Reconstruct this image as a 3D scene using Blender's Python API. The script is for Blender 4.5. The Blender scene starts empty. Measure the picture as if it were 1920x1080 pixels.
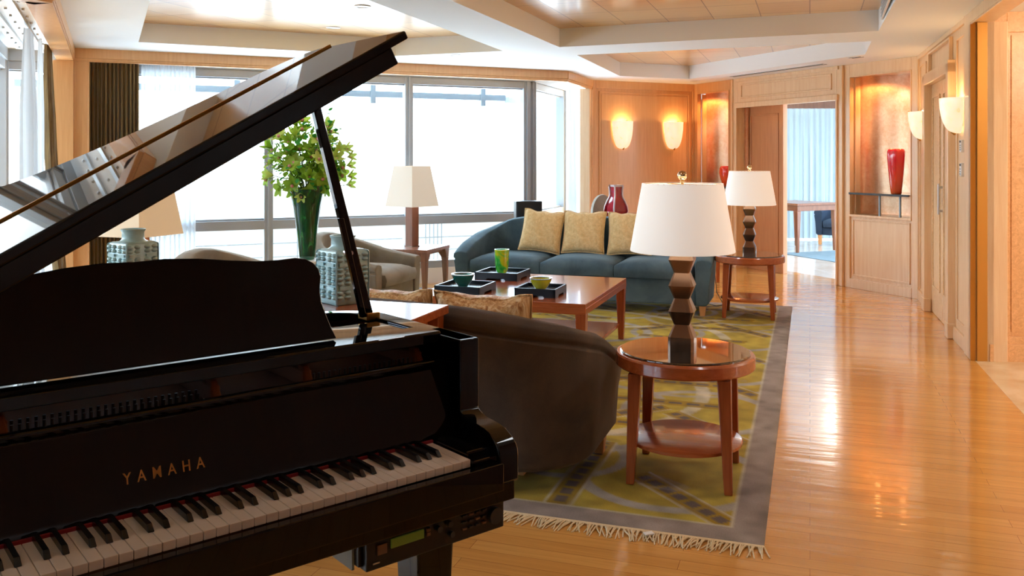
import bpy, bmesh, math, random
from math import sin, cos, pi, sqrt, radians, atan2
from mathutils import Vector, Matrix
random.seed(7)
S = bpy.context.scene
C = S.collection

# ---------------------------------------------------------------- camera, world, exposure
cam_d = bpy.data.cameras.new('camera'); cam = bpy.data.objects.new('camera', cam_d); C.objects.link(cam)
cam.location = (0, 0, 1.39); cam.rotation_euler = (pi/2, 0, 0)
cam_d.sensor_width = 36; cam_d.lens = 36*1650/1920; cam_d.shift_y = -242/1920; cam_d.clip_start = .02; cam_d.clip_end = 200
S.camera = cam
S.view_settings.view_transform = 'Standard'; S.view_settings.look = 'None'
S.view_settings.gamma = 1; S.view_settings.use_curve_mapping = False
S.view_settings.exposure = 0.22
S.cycles.use_denoising = True
S.cycles.max_bounces = 10; S.cycles.diffuse_bounces = 5; S.cycles.glossy_bounces = 5
S.cycles.transparent_max_bounces = 24; S.cycles.transmission_bounces = 8
S.cycles.sample_clamp_indirect = 6; S.cycles.caustics_refractive = False; S.cycles.caustics_reflective = False
SKY = 12.5
W = bpy.data.worlds.new('hazy_sky'); S.world = W; W.use_nodes = True
nt = W.node_tree; nt.nodes.clear()
wo = nt.nodes.new('ShaderNodeOutputWorld'); bg = nt.nodes.new('ShaderNodeBackground')
tc = nt.nodes.new('ShaderNodeTexCoord'); sp = nt.nodes.new('ShaderNodeSeparateXYZ'); rp = nt.nodes.new('ShaderNodeValToRGB')
mr = nt.nodes.new('ShaderNodeMapRange'); mr.inputs[1].default_value = -.3; mr.inputs[2].default_value = .3
nt.links.new(tc.outputs['Generated'], sp.inputs[0]); nt.links.new(sp.outputs[2], mr.inputs[0]); nt.links.new(mr.outputs[0], rp.inputs[0])
mr.inputs[1].default_value = -.5; mr.inputs[2].default_value = .5
cr_ = rp.color_ramp.elements
cr_[0].color = (.62, .74, .86, 1); cr_[0].position = .12
cr_[1].color = (.62, .80, 1.0, 1); cr_[1].position = .72
for p_, c_ in ((.33, (.30, .35, .38)), (.37, (.074, .086, .088)), (.43, (.078, .089, .091)), (.47, (.15, .16, .165)), (.52, (.40, .48, .53))):
    e = cr_.new(p_); e.color = c_+(1,)
nt.links.new(rp.outputs[0], bg.inputs[0]); bg.inputs[1].default_value = SKY; nt.links.new(bg.outputs[0], wo.inputs[0])

def lamp(name, kind, loc, power, col=(1, .8, .6), size=.05, rot=None, spot=None, blend=.6):
    d = bpy.data.lights.new(name, kind); d.energy = power; d.color = col
    if kind == 'AREA': d.size = size
    else: d.shadow_soft_size = size
    if spot: d.spot_size = radians(spot); d.spot_blend = blend
    o = bpy.data.objects.new(name, d); C.objects.link(o); o.location = loc
    if rot: o.rotation_euler = rot
    return o

# ---------------------------------------------------------------- materials
def srgb(r, g, b):
    return tuple((c/12.92 if c <= .04045 else ((c+.055)/1.055)**2.4) for c in (r/255, g/255, b/255))
def new_mat(name):
    m = bpy.data.materials.new(name); m.use_nodes = True
    return m, m.node_tree, m.node_tree.nodes['Principled BSDF']
def setp(b, **k):
    for a, v in k.items():
        a = {'col': 'Base Color', 'rough': 'Roughness', 'metal': 'Metallic', 'spec': 'Specular IOR Level', 'coat': 'Coat Weight',
             'coatr': 'Coat Roughness', 'sheen': 'Sheen Weight', 'sheenr': 'Sheen Roughness', 'trans': 'Transmission Weight', 'ior': 'IOR',
             'emit': 'Emission Color', 'es': 'Emission Strength', 'alpha': 'Alpha', 'sss': 'Subsurface Weight', 'sheent': 'Sheen Tint'}[a]
        if isinstance(v, tuple) and len(v) == 3: v = v + (1,)
        b.inputs[a].default_value = v
def plain(name, col, rough=.5, **k):
    m, n, b = new_mat(name); setp(b, col=col, rough=rough, **k); return m
def mapping(n, scale=(1, 1, 1), rot=(0, 0, 0), src='Object'):
    if src == 'Position':
        g = n.nodes.new('ShaderNodeNewGeometry'); out = g.outputs['Position']
    else:
        g = n.nodes.new('ShaderNodeTexCoord'); out = g.outputs[src]
    mp = n.nodes.new('ShaderNodeMapping'); mp.vector_type = 'POINT'
    mp.inputs['Scale'].default_value = scale; mp.inputs['Rotation'].default_value = rot
    n.links.new(out, mp.inputs[0]); return mp.outputs[0]
def noise(n, vec, scale=5, detail=4, rough=.5, dist=0):
    t = n.nodes.new('ShaderNodeTexNoise'); t.inputs['Scale'].default_value = scale; t.inputs['Detail'].default_value = detail
    t.inputs['Roughness'].default_value = rough; t.inputs['Distortion'].default_value = dist
    n.links.new(vec, t.inputs['Vector']); return t.outputs['Fac']
def ramp(n, fac, stops):
    r = n.nodes.new('ShaderNodeValToRGB'); el = r.color_ramp.elements
    while len(el) < len(stops): el.new(.5)
    for x, (p, c) in zip(el, stops): x.position = p; x.color = tuple(c)+(1,) if len(c) == 3 else c
    n.links.new(fac, r.inputs[0]); return r.outputs[0]
def bump(n, b, h, strength=.2, dist=.01):
    bp = n.nodes.new('ShaderNodeBump'); bp.inputs['Strength'].default_value = strength; bp.inputs['Distance'].default_value = dist
    n.links.new(h, bp.inputs['Height']); n.links.new(bp.outputs[0], b.inputs['Normal'])
def mixc(n, a, bb, fac, mode='MIX'):
    m = n.nodes.new('ShaderNodeMix'); m.data_type = 'RGBA'; m.blend_type = mode
    for s, v in ((m.inputs[0], fac), (m.inputs[6], a), (m.inputs[7], bb)):
        if hasattr(v, 'is_linked') or hasattr(v, 'links'): n.links.new(v, s)
        else: s.default_value = (v+(1,) if isinstance(v, tuple) and len(v) == 3 else v)
    return m.outputs[2]
def wood(name, c1, c2, rough=.35, scale=(14, 14, 1.2), src='Object', coat=0, figure=0, spec=.5):
    m, n, b = new_mat(name)
    v = mapping(n, scale, src=src)
    f1 = noise(n, v, 2.2, 6, .6, .6)
    c = ramp(n, f1, [(.3, c1), (.7, c2)])
    if figure:
        f2 = noise(n, mapping(n, (9, 9, 9), src=src), figure, 5, .65, 1.4)
        c = mixc(n, c, ramp(n, f2, [(.35, tuple(x*.8 for x in c1)), (.65, tuple(min(1, x*1.1) for x in c2))]), .5)
    n.links.new(c, b.inputs['Base Color'])
    setp(b, rough=rough, coat=coat, coatr=.08, spec=spec)
    return m
def fabric(name, c1, c2, rough=.9, sheen=.3, scale=180, mott=6, bumpd=.002):
    m, n, b = new_mat(name)
    v = mapping(n)
    f = noise(n, v, mott, 5, .6, .4); w = noise(n, v, scale, 2, .5)
    n.links.new(mixc(n, ramp(n, f, [(.3, c1), (.7, c2)]), ramp(n, w, [(.3, (.7, .7, .7)), (.7, (1, 1, 1))]), .5, 'MULTIPLY'), b.inputs['Base Color'])
    setp(b, rough=rough, sheen=sheen, sheenr=.35, sheent=tuple(min(1, x*2.2+.1) for x in c2), spec=.2)
    bump(n, b, w, .4, bumpd)
    return m
M = {}
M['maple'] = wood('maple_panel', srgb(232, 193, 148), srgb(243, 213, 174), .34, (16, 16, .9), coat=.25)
M['maple_back'] = wood('warm_lit_maple', srgb(214, 160, 106), srgb(226, 176, 122), .36, (16, 16, .9), coat=.2)  # maple copy for the back walls, warm lamp tint put into its colour
M['burl'] = wood('birdseye_panel', srgb(228, 188, 136), srgb(242, 212, 168), .33, (7, 7, 2.5), coat=.25, figure=3)
M['hall_burl'] = wood('hall_burl_panel', srgb(214, 158, 104), srgb(230, 184, 134), .35, (7, 7, 3), coat=.2, figure=4)
M['cherry'] = wood('cherry_wood', srgb(150, 74, 36), srgb(178, 96, 50), .22, (3, 22, 22), coat=.5)
M['cherry_leg'] = wood('cherry_leg_wood', srgb(140, 66, 32), srgb(168, 86, 44), .25, (22, 22, 2), coat=.4)
M['walnut'] = wood('walnut_wood', srgb(112, 66, 42), srgb(142, 88, 58), .3, (22, 22, 2), coat=.3)
M['oak_leg'] = wood('pale_leg_wood', srgb(196, 138, 86), srgb(214, 160, 106), .4, (22, 22, 2))
M['soffit'] = plain('white_plaster', srgb(236, 242, 246), .75)
M['white'] = plain('white_paint', (.8, .8, .78), .4)
M['black'] = plain('piano_black', (.003, .003, .0035), .02, spec=.38)
M['black_satin'] = plain('satin_black', (.006, .006, .007), .35)
M['blackkey'] = plain('ebony', (.006, .006, .007), .22)
M['whitekey'] = plain('ivory_key', srgb(238, 226, 214), .25)
M['felt_red'] = plain('red_felt', (.25, .01, .015), .9)
M['brass'] = plain('brass', srgb(190, 140, 66), .28, metal=1)
M['gold_letter'] = plain('gold_leaf_letter', srgb(196, 136, 66), .35, metal=.6)
M['plate'] = plain('gold_plate', srgb(112, 60, 30), .85, spec=.1)
M['pin'] = plain('dark_pin', srgb(70, 52, 40), .4, metal=.6)
M['steel'] = plain('steel', (.6, .6, .6), .3, metal=1)
M['alu'] = plain('aluminium_frame', srgb(160, 168, 176), .42, metal=.05)
M['grey_steel'] = plain('painted_steel', srgb(150, 168, 178), .5)
M['out_steel'] = plain('weathered_outdoor_steel', srgb(150, 162, 170), .5)
M['door_wood'] = wood('door_leaf_wood', srgb(190, 128, 84), srgb(206, 146, 98), .34, (16, 16, .9), coat=.2)
M['dark_panel'] = plain('dim_room_panel', srgb(58, 42, 32), .5)  # dimness behind the camera put into the wall colour, keeps piano reflections black
M['lcd'] = plain('lcd_green', srgb(96, 104, 34), .3, emit=srgb(96, 110, 30), es=.12)
M['darkgrey'] = plain('dark_grey', (.03, .03, .032), .5)
M['label_tan'] = plain('tan_button', srgb(120, 90, 70), .5)
M['bronze'] = plain('bronze', srgb(128, 104, 90), .2, metal=.9)
M['tint'] = plain('dark_glass_top', (.012, .009, .008), .02, coat=1, spec=.8)
M['blacktray'] = plain('black_lacquer', (.006, .010, .017), .35, spec=.35)
M['trayin'] = plain('tray_inlay', srgb(96, 108, 122), .25, coat=.6)
M['gold_paint'] = plain('gilded_reveal', srgb(186, 130, 50), .45, metal=.5)

def glass_pane():
    m, n, b = new_mat('window_glass'); n.nodes.remove(b)
    o = n.nodes['Material Output']; t = n.nodes.new('ShaderNodeBsdfTransparent'); g = n.nodes.new('ShaderNodeBsdfGlossy')
    g.inputs['Roughness'].default_value = .0; t.inputs[0].default_value = (.97, .99, .99, 1)
    fr = n.nodes.new('ShaderNodeFresnel'); fr.inputs[0].default_value = 1.3
    ge = n.nodes.new('ShaderNodeNewGeometry'); sb = n.nodes.new('ShaderNodeMath'); sb.operation = 'SUBTRACT'; sb.inputs[0].default_value = 1; n.links.new(ge.outputs['Backfacing'], sb.inputs[1])
    ml = n.nodes.new('ShaderNodeMath'); ml.operation = 'MULTIPLY'; n.links.new(fr.outputs[0], ml.inputs[0]); n.links.new(sb.outputs[0], ml.inputs[1])
    mx = n.nodes.new('ShaderNodeMixShader'); n.links.new(ml.outputs[0], mx.inputs[0]); n.links.new(t.outputs[0], mx.inputs[1]); n.links.new(g.outputs[0], mx.inputs[2])
    n.links.new(mx.outputs[0], o.inputs[0]); return m
M['pane'] = glass_pane()
def sheer(name, col, trans=.45):
    m, n, b = new_mat(name); n.nodes.remove(b)
    o = n.nodes['Material Output']; t = n.nodes.new('ShaderNodeBsdfTransparent'); d = n.nodes.new('ShaderNodeBsdfDiffuse'); l = n.nodes.new('ShaderNodeBsdfTranslucent')
    d.inputs[0].default_value = col+(1,); l.inputs[0].default_value = col+(1,)
    m1 = n.nodes.new('ShaderNodeMixShader'); m1.inputs[0].default_value = .5; n.links.new(d.outputs[0], m1.inputs[1]); n.links.new(l.outputs[0], m1.inputs[2])
    m2 = n.nodes.new('ShaderNodeMixShader'); m2.inputs[0].default_value = trans
    n.links.new(m1.outputs[0], m2.inputs[1]); n.links.new(t.outputs[0], m2.inputs[2]); n.links.new(m2.outputs[0], o.inputs[0]); return m
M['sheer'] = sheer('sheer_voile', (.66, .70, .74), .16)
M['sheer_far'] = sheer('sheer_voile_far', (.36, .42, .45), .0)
def shade_mat(name, col, es, ecol):
    m, n, b = new_mat(name)
    setp(b, col=col, rough=.8, emit=ecol, es=es)
    w = noise(n, mapping(n, (1, 1, 1)), 400, 2); bump(n, b, w, .15, .001)
    return m
M['shade'] = shade_mat('white_linen_shade', (.85, .83, .8), .34, (1, .90, .80))
M['shade_sq'] = shade_mat('cream_linen_shade', (.56, .53, .49), .26, (1, .84, .62))
M['shade_sq2'] = shade_mat('warm_linen_shade', (.74, .62, .46), .22, (1, .72, .42))
def alabaster():
    m, n, b = new_mat('alabaster')
    v = mapping(n); f = noise(n, v, 9, 6, .65, 1.8)
    c = ramp(n, f, [(.30, (.62, .42, .2)), (.36, (.95, .86, .70)), (.7, (1, .95, .88))])
    n.links.new(c, b.inputs['Base Color']); n.links.new(ramp(n, f, [(.30, (.8, .42, .12)), (.36, (1, .78, .46)), (.7, (1, .90, .72))]), b.inputs['Emission Color'])
    setp(b, rough=.25, es=.55); return m
M['alabaster'] = alabaster()
def gold_leaf():
    m, n, b = new_mat('gold_leaf_wall')
    v = mapping(n, src='Position')
    f = noise(n, v, 26, 6, .7, .5); g = noise(n, v, 3.5, 3)
    c = mixc(n, ramp(n, f, [(.3, srgb(214, 150, 104)), (.74, srgb(250, 222, 190))]), ramp(n, g, [(.3, srgb(226, 160, 112)), (.7, srgb(250, 220, 190))]), .5)
    n.links.new(c, b.inputs['Base Color']); setp(b, metal=.8, rough=.30); bump(n, b, f, .45, .003); return m
M['goldleaf'] = gold_leaf()
def drape():
    m, n, b = new_mat('olive_gold_silk')
    v = mapping(n, (60, 60, .3), src='Position'); f = noise(n, v, 1.6, 4, .6)
    n.links.new(ramp(n, f, [(.3, srgb(72, 52, 30)), (.5, srgb(120, 96, 52)), (.72, srgb(158, 132, 78))]), b.inputs['Base Color'])
    setp(b, rough=.45, sheen=.2, spec=.4); return m
M['drape'] = drape()
def floor_mat():
    m, n, b = new_mat('strip_maple_floor')
    v = mapping(n, rot=(0, 0, radians(18.7)), src='Position')
    br = n.nodes.new('ShaderNodeTexBrick'); br.inputs['Scale'].default_value = 1
    br.inputs['Brick Width'].default_value = 1.15; br.inputs['Row Height'].default_value = .075; br.inputs['Mortar Size'].default_value = .0009
    br.inputs['Mortar Smooth'].default_value = .2; br.offset = .37; br.inputs['Bias'].default_value = -.3
    br.inputs['Color1'].default_value = srgb(216, 160, 86)+(1,); br.inputs['Color2'].default_value = srgb(200, 140, 68)+(1,); br.inputs['Mortar'].default_value = srgb(140, 84, 42)+(1,)
    n.links.new(v, br.inputs['Vector'])
    v2 = mapping(n, (1.2, 26, 1), (0, 0, 0), src='Position')
    mp = v2.node; mp.inputs['Rotation'].default_value = (0, 0, radians(18.7)); mp.vector_type = 'POINT'
    # stretch after the turn: second mapping
    mp.inputs['Scale'].default_value = (1, 1, 1); m3 = n.nodes.new('ShaderNodeMapping'); m3.inputs['Scale'].default_value = (1.3, 26, 1); n.links.new(v2, m3.inputs[0])
    g = noise(n, m3.outputs[0], 2.2, 6, .6, .4)
    g2 = noise(n, m3.outputs[0], .35, 3, .5)
    c = mixc(n, br.outputs['Color'], ramp(n, g, [(.25, (.80, .76, .70)), (.75, (1.08, 1.08, 1.08))]), .75, 'MULTIPLY')
    c = mixc(n, c, ramp(n, g2, [(.3, (.86, .82, .78)), (.7, (1.1, 1.1, 1.1))]), .7, 'MULTIPLY')
    n.links.new(c, b.inputs['Base Color']); setp(b, rough=.17, coat=.35, coatr=.05, spec=.5)
    m4 = n.nodes.new('ShaderNodeMapping'); m4.inputs['Scale'].default_value = (1.5, 9, 1); n.links.new(v, m4.inputs[0])
    wv = noise(n, m4.outputs[0], 1.3, 2, .5)
    bump(n, b, wv, .11, .02)
    n.links.new(b.inputs['Normal'].links[0].from_socket, b.inputs['Coat Normal'])
    return m
M['floor'] = floor_mat()
def marble(name, c1, c2):
    m, n, b = new_mat(name)
    v = mapping(n, src='Position'); f = noise(n, v, 2.2, 8, .6, 1.5)
    n.links.new(ramp(n, f, [(.35, c1), (.65, c2)]), b.inputs['Base Color']); setp(b, rough=.08, spec=.5); return m
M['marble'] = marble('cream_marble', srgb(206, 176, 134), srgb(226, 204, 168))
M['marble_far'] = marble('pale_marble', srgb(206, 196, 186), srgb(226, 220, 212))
def tile_mat():
    m, n, b = new_mat('veneer_ceiling_tile')
    v = mapping(n, rot=(0, 0, radians(18.7)), src='Position')
    br = n.nodes.new('ShaderNodeTexBrick'); br.offset = 0; br.inputs['Scale'].default_value = 1
    br.inputs['Brick Width'].default_value = .386; br.inputs['Row Height'].default_value = .5; br.inputs['Mortar Size'].default_value = .004
    br.inputs['Color1'].default_value = srgb(236, 196, 138)+(1,); br.inputs['Color2'].default_value = srgb(222, 172, 112)+(1,); br.inputs['Mortar'].default_value = srgb(140, 90, 50)+(1,)
    n.links.new(v, br.inputs['Vector'])
    m3 = n.nodes.new('ShaderNodeMapping'); m3.inputs['Scale'].default_value = (1.5, 24, 1); n.links.new(v, m3.inputs[0])
    g = noise(n, m3.outputs[0], 2, 5)
    n.links.new(mixc(n, br.outputs['Color'], ramp(n, g, [(.3, (.88, .86, .82)), (.7, (1.05, 1.05, 1.05))]), .7, 'MULTIPLY'), b.inputs['Base Color'])
    setp(b, rough=.28, coat=.6, coatr=.12, spec=.5); return m
M['tile'] = tile_mat()
M['blue_velvet'] = fabric('slate_blue_velvet', srgb(62, 82, 94), srgb(90, 112, 124), sheen=.55, scale=300, mott=4)
M['taupe_velvet'] = fabric('taupe_velvet', srgb(62, 54, 49), srgb(90, 76, 64), sheen=.5, scale=300, mott=4)
M['grey_velvet'] = fabric('stone_velvet', srgb(130, 122, 110), srgb(160, 152, 140), sheen=.4, scale=300, mott=4)
M['navy'] = fabric('navy_velvet', srgb(38, 52, 72), srgb(56, 74, 96), sheen=.3, scale=300, mott=4)
M['cushion'] = fabric('gold_chenille', srgb(228, 190, 132), srgb(248, 220, 166), sheen=.4, scale=70, mott=30, bumpd=.006)
def gathered_cloth():
    m, n, b = new_mat('gathered_gold_cloth')
    f = noise(n, mapping(n, (46, 46, 5)), 1.2, 4, .6, .8)
    n.links.new(ramp(n, f, [(.34, srgb(176, 116, 62)), (.5, srgb(222, 176, 116)), (.66, srgb(246, 222, 178))]), b.inputs['Base Color'])  # light and dark of the cushion's gathers put into the colour
    setp(b, rough=.45, spec=.4); bump(n, b, f, .8, .01); return m
M['cushion_silk'] = gathered_cloth()

def celadon():
    m, n, b = new_mat('celadon_glaze')
    v = mapping(n); f = noise(n, v, 14, 4)
    n.links.new(ramp(n, f, [(.3, srgb(136, 176, 182)), (.7, srgb(172, 206, 206))]), b.inputs['Base Color']); setp(b, rough=.3, coat=.35, coatr=.12); return m
M['celadon'] = celadon()
def art_glass(name, stops, rough=.06, trans=.25, scale=4, rot=(0, .6, 0), stretch=(1, 1, 1), es=0):
    m, n, b = new_mat(name)
    v = mapping(n, stretch, rot); f = noise(n, v, scale, 3, .5, .9)
    n.links.new(ramp(n, f, stops), b.inputs['Base Color']); setp(b, rough=rough, trans=trans, ior=1.45, coat=1, coatr=.02)
    if es:
        n.links.new(ramp(n, f, stops), b.inputs['Emission Color']); setp(b, es=es)
    return m
M['green_swirl'] = art_glass('green_yellow_swirl_glass', [(.48, srgb(36, 190, 66)), (.55, srgb(110, 220, 60)), (.62, srgb(220, 226, 30))], scale=9, stretch=(1, 1, .8), rot=(.8, .7, 0))
M['teal_glass'] = art_glass('teal_glass', [(.35, srgb(0, 96, 84)), (.65, srgb(0, 132, 112))], trans=.5)
M['clear_rim'] = art_glass('pale_clear_glass', [(.3, srgb(190, 206, 206)), (.7, srgb(214, 226, 224))], trans=.6)
M['yellow_glass'] = art_glass('yellow_glass', [(.35, srgb(212, 200, 20)), (.6, srgb(232, 224, 60))], trans=.35)
M['green_vase'] = art_glass('emerald_glass', [(.4, srgb(4, 66, 42)), (.56, srgb(10, 96, 46)), (.66, srgb(40, 130, 60))], trans=.35, scale=22, stretch=(1, 1, .35))
M['red_vase'] = None
def grad_glass(name, c_lo, c_hi, z0, z1):
    m, n, b = new_mat(name)
    tcn = n.nodes.new('ShaderNodeTexCoord'); s = n.nodes.new('ShaderNodeSeparateXYZ'); n.links.new(tcn.outputs['Object'], s.inputs[0])
    r = n.nodes.new('ShaderNodeMapRange'); r.inputs[1].default_value = z0; r.inputs[2].default_value = z1; n.links.new(s.outputs[2], r.inputs[0])
    n.links.new(ramp(n, r.outputs[0], [(0, c_lo), (1, c_hi)]), b.inputs['Base Color']); setp(b, rough=.08, coat=1, coatr=.02, sss=.0)
    return m
M['red_vase'] = grad_glass('red_orange_glass', srgb(232, 92, 40), srgb(226, 10, 44), .02, .36)
M['crimson'] = art_glass('oxblood_glaze', [(.30, srgb(130, 8, 30)), (.62, srgb(168, 16, 40)), (.70, srgb(120, 40, 90)), (.80, srgb(214, 190, 200))], trans=0, scale=7, stretch=(1, 1, 1.6))
M['glaze_white'] = plain('pale_glaze', srgb(216, 200, 204), .15, coat=.6)
M['petal'] = None
def petal():
    m, n, b = new_mat('lime_petal')
    oi = n.nodes.new('ShaderNodeObjectInfo')
    c = ramp(n, oi.outputs['Random'], [(0, srgb(138, 180, 48)), (.5, srgb(168, 204, 72)), (1, srgb(204, 224, 120))])
    n.links.new(c, b.inputs['Base Color']); setp(b, rough=.5)
    tr = n.nodes.new('ShaderNodeBsdfTranslucent'); n.links.new(c, tr.inputs[0]); mx = n.nodes.new('ShaderNodeMixShader'); mx.inputs[0].default_value = .35
    n.links.new(b.outputs[0], mx.inputs[1]); n.links.new(tr.outputs[0], mx.inputs[2]); n.links.new(mx.outputs[0], n.nodes['Material Output'].inputs[0])
    return m
M['petal'] = petal()
M['lip'] = plain('orchid_lip', srgb(196, 130, 130), .5)
M['leaf'] = plain('ivy_leaf', srgb(44, 150, 76), .4)
def _leafy():
    m = M['leaf']; n = m.node_tree; b = n.nodes['Principled BSDF']; tr = n.nodes.new('ShaderNodeBsdfTranslucent'); tr.inputs[0].default_value = srgb(90, 180, 80)+(1,)
    mx = n.nodes.new('ShaderNodeMixShader'); mx.inputs[0].default_value = .35; n.links.new(b.outputs[0], mx.inputs[1]); n.links.new(tr.outputs[0], mx.inputs[2]); n.links.new(mx.outputs[0], n.nodes['Material Output'].inputs[0])
_leafy()
M['stem'] = plain('stem_green', srgb(84, 110, 46), .6)
M['cord'] = plain('lamp_cord', (.02, .015, .012), .5)
M['fringe'] = fabric('fringe_yarn', srgb(214, 190, 148), srgb(236, 216, 178), scale=200, sheen=.1)
M['dark'] = plain('dark_slot', (.01, .01, .01), .8)
M['downlight'] = plain('downlight_glow', (1, .9, .75), .5, emit=(1, .86, .66), es=3)
M['shelf_glass'] = plain('shelf_glass', (.05, .06, .06), .04, coat=1, metal=.2)
M['silver'] = plain('silver_ball', srgb(200, 176, 140), .12, metal=1)

# ---------------------------------------------------------------- mesh helpers
class MB:
    def __init__(s, M0=None): s.v = []; s.f = []; s.mi = []; s.M = M0; s.cur = 0
    def add(s, vs, fs):
        o = len(s.v)
        for p in vs:
            p = Vector(p)
            if s.M is not None: p = s.M @ p
            s.v.append(p)
        for f in fs: s.f.append(tuple(i+o for i in f)); s.mi.append(s.cur)
        return s
    def box(s, x0, x1, y0, y1, z0, z1):
        vs = [(x, y, z) for x in (x0, x1) for y in (y0, y1) for z in (z0, z1)]
        return s.add(vs, [(0, 1, 3, 2), (4, 6, 7, 5), (0, 4, 5, 1), (2, 3, 7, 6), (0, 2, 6, 4), (1, 5, 7, 3)])
    def taper(s, c0, s0, c1, s1):          # box from square s0 at c0 to s1 at c1
        vs = []
        for c, z in ((c0, s0), (c1, s1)):
            zx, zy = z if isinstance(z, tuple) else (z, z)
            for a, b in ((-1, -1), (1, -1), (1, 1), (-1, 1)): vs.append((c[0]+a*zx/2, c[1]+b*zy/2, c[2]))
        return s.add(vs, [(3, 2, 1, 0), (4, 5, 6, 7)]+[(i, (i+1) % 4, 4+(i+1) % 4, 4+i) for i in range(4)])
    def prism(s, poly, z0, z1):
        n = len(poly)
        area = sum(poly[i][0]*poly[(i+1) % n][1]-poly[(i+1) % n][0]*poly[i][1] for i in range(n))
        if area < 0: poly = poly[::-1]
        vs = [(p[0], p[1], z0) for p in poly]+[(p[0], p[1], z1) for p in poly]
        return s.add(vs, [tuple(range(n))[::-1], tuple(range(n, 2*n))]+[(i, (i+1) % n, n+(i+1) % n, n+i) for i in range(n)])
    def prof_x(s, poly, x0, x1):           # (y,z) profile swept along x
        n = len(poly)
        vs = [(x0, p[0], p[1]) for p in poly]+[(x1, p[0], p[1]) for p in poly]
        return s.add(vs, [tuple(range(n))[::-1], tuple(range(n, 2*n))]+[(i, (i+1) % n, n+(i+1) % n, n+i) for i in range(n)])
    def prof_y(s, poly, y0, y1):           # (x,z) profile swept along y
        n = len(poly)
        vs = [(p[0], y0, p[1]) for p in poly]+[(p[0], y1, p[1]) for p in poly]
        return s.add(vs, [tuple(range(n)), tuple(range(n, 2*n))[::-1]]+[(i, n+i, n+(i+1) % n, (i+1) % n) for i in range(n)])
    def loft(s, rings, closed=True, cap=True, loop=False):
        n = len(rings[0]); vs = [p for r in rings for p in r]; fs = []
        R = len(rings)
        for r in range(R if loop else R-1):
            r2 = (r+1) % R
            for i in range(n if closed else n-1):
                j = (i+1) % n; fs.append((r*n+i, r*n+j, r2*n+j, r2*n+i))
        if cap and not loop: fs.append(tuple(range(n))[::-1]); fs.append(tuple((R-1)*n+i for i in range(n)))
        return s.add(vs, fs)
    def lathe(s, prof, seg=40, cx=0, cy=0, a0=0, a1=2*pi, sx=1, sy=1, cap=True):
        full = abs(a1-a0-2*pi) < 1e-6; k = seg if full else seg+1
        rings = [[(cx+r*cos(a0+(a1-a0)*i/seg)*sx, cy+r*sin(a0+(a1-a0)*i/seg)*sy, z) for i in range(k)] for r, z in prof]
        return s.loft(rings, closed=full, cap=cap and full)
    def tube(s, pts, r, seg=8, cap=True):
        pts = [Vector(p) for p in pts]; rings = []
        up = None
        for i, p in enumerate(pts):
            t = (pts[min(i+1, len(pts)-1)]-pts[max(i-1, 0)]).normalized()
            if up is None: up = Vector((0, 0, 1)) if abs(t.z) < .9 else Vector((1, 0, 0))
            x = t.cross(up).normalized(); y = x.cross(t).normalized(); up = y
            rr = r[i] if isinstance(r, (list, tuple)) else r
            rings.append([p+x*rr*cos(2*pi*k/seg)+y*rr*sin(2*pi*k/seg) for k in range(seg)])
        return s.loft(rings, True, cap)
    def sphere(s, c, r, seg=16, rg=10, sz=1):
        return s.lathe([(max(1e-4, r*sin(pi*i/rg)), c[2]-r*cos(pi*i/rg)*sz) for i in range(rg+1)], seg, c[0], c[1])
    def grid(s, fn, nu, nv, flip=False):
        vs = [fn(i/nu, j/nv) for i in range(nu+1) for j in range(nv+1)]
        fs = []
        for i in range(nu):
            for j in range(nv):
                a = i*(nv+1)+j; q = (a, a+nv+1, a+nv+2, a+1); fs.append(q[::-1] if flip else q)
        return s.add(vs, fs)
    def mesh(s, name, mats, smooth=0):
        me = bpy.data.meshes.new(name); me.from_pydata([tuple(p) for p in s.v], [], s.f); me.validate(); me.update()
        for m in (mats if isinstance(mats, (list, tuple)) else [mats]): me.materials.append(m)
        if len(me.polygons) == len(s.mi):
            for p, i in zip(me.polygons, s.mi): p.material_index = i
        bm = bmesh.new(); bm.from_mesh(me); bmesh.ops.recalc_face_normals(bm, faces=bm.faces); bm.to_mesh(me); bm.free()
        if smooth:
            for p in me.polygons: p.use_smooth = True
            try: me.set_sharp_from_angle(angle=radians(smooth))
            except Exception: pass
        return me
    def build(s, name, mats, parent=None, smooth=0, bevel=0, loc=None, rotz=0, sub=0, solid=0, seg=2):
        o = bpy.data.objects.new(name, s.mesh(name, mats, smooth)); C.objects.link(o)
        if parent: o.parent = parent
        if loc: o.location = loc
        o.rotation_euler.z = rotz
        if solid: md = o.modifiers.new('solid', 'SOLIDIFY'); md.thickness = solid; md.offset = 0
        if sub: md = o.modifiers.new('sub', 'SUBSURF'); md.levels = sub; md.render_levels = sub
        if bevel:
            md = o.modifiers.new('bevel', 'BEVEL'); md.width = bevel; md.segments = seg; md.limit_method = 'ANGLE'; md.angle_limit = radians(35); md.harden_normals = False
        return o
def tag(o, label=None, cat=None, group=None, kind=None):
    if label: o['label'] = label
    if cat: o['category'] = cat
    if group: o['group'] = group
    if kind: o['kind'] = kind
    return o
def thing(name, label, cat, loc=(0, 0, 0), rotz=0, group=None):
    o = bpy.data.objects.new(name, None); C.objects.link(o); o.location = loc; o.rotation_euler.z = rotz
    o.empty_display_size = .1
    return tag(o, label, cat, group)
def struct(o): o['kind'] = 'structure'; return o
def dup(root, loc, rotz, label=None, group=None):
    r = root.copy(); C.objects.link(r); r.location = loc; r.rotation_euler.z = rotz
    if label: r['label'] = label
    if group: r['group'] = group
    for ch in list(root.children):
        c = ch.copy(); C.objects.link(c); c.parent = r
        for g in list(ch.children):
            d = g.copy(); C.objects.link(d); d.parent = c
    return r
def copy_light(src, parent): pass

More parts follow.
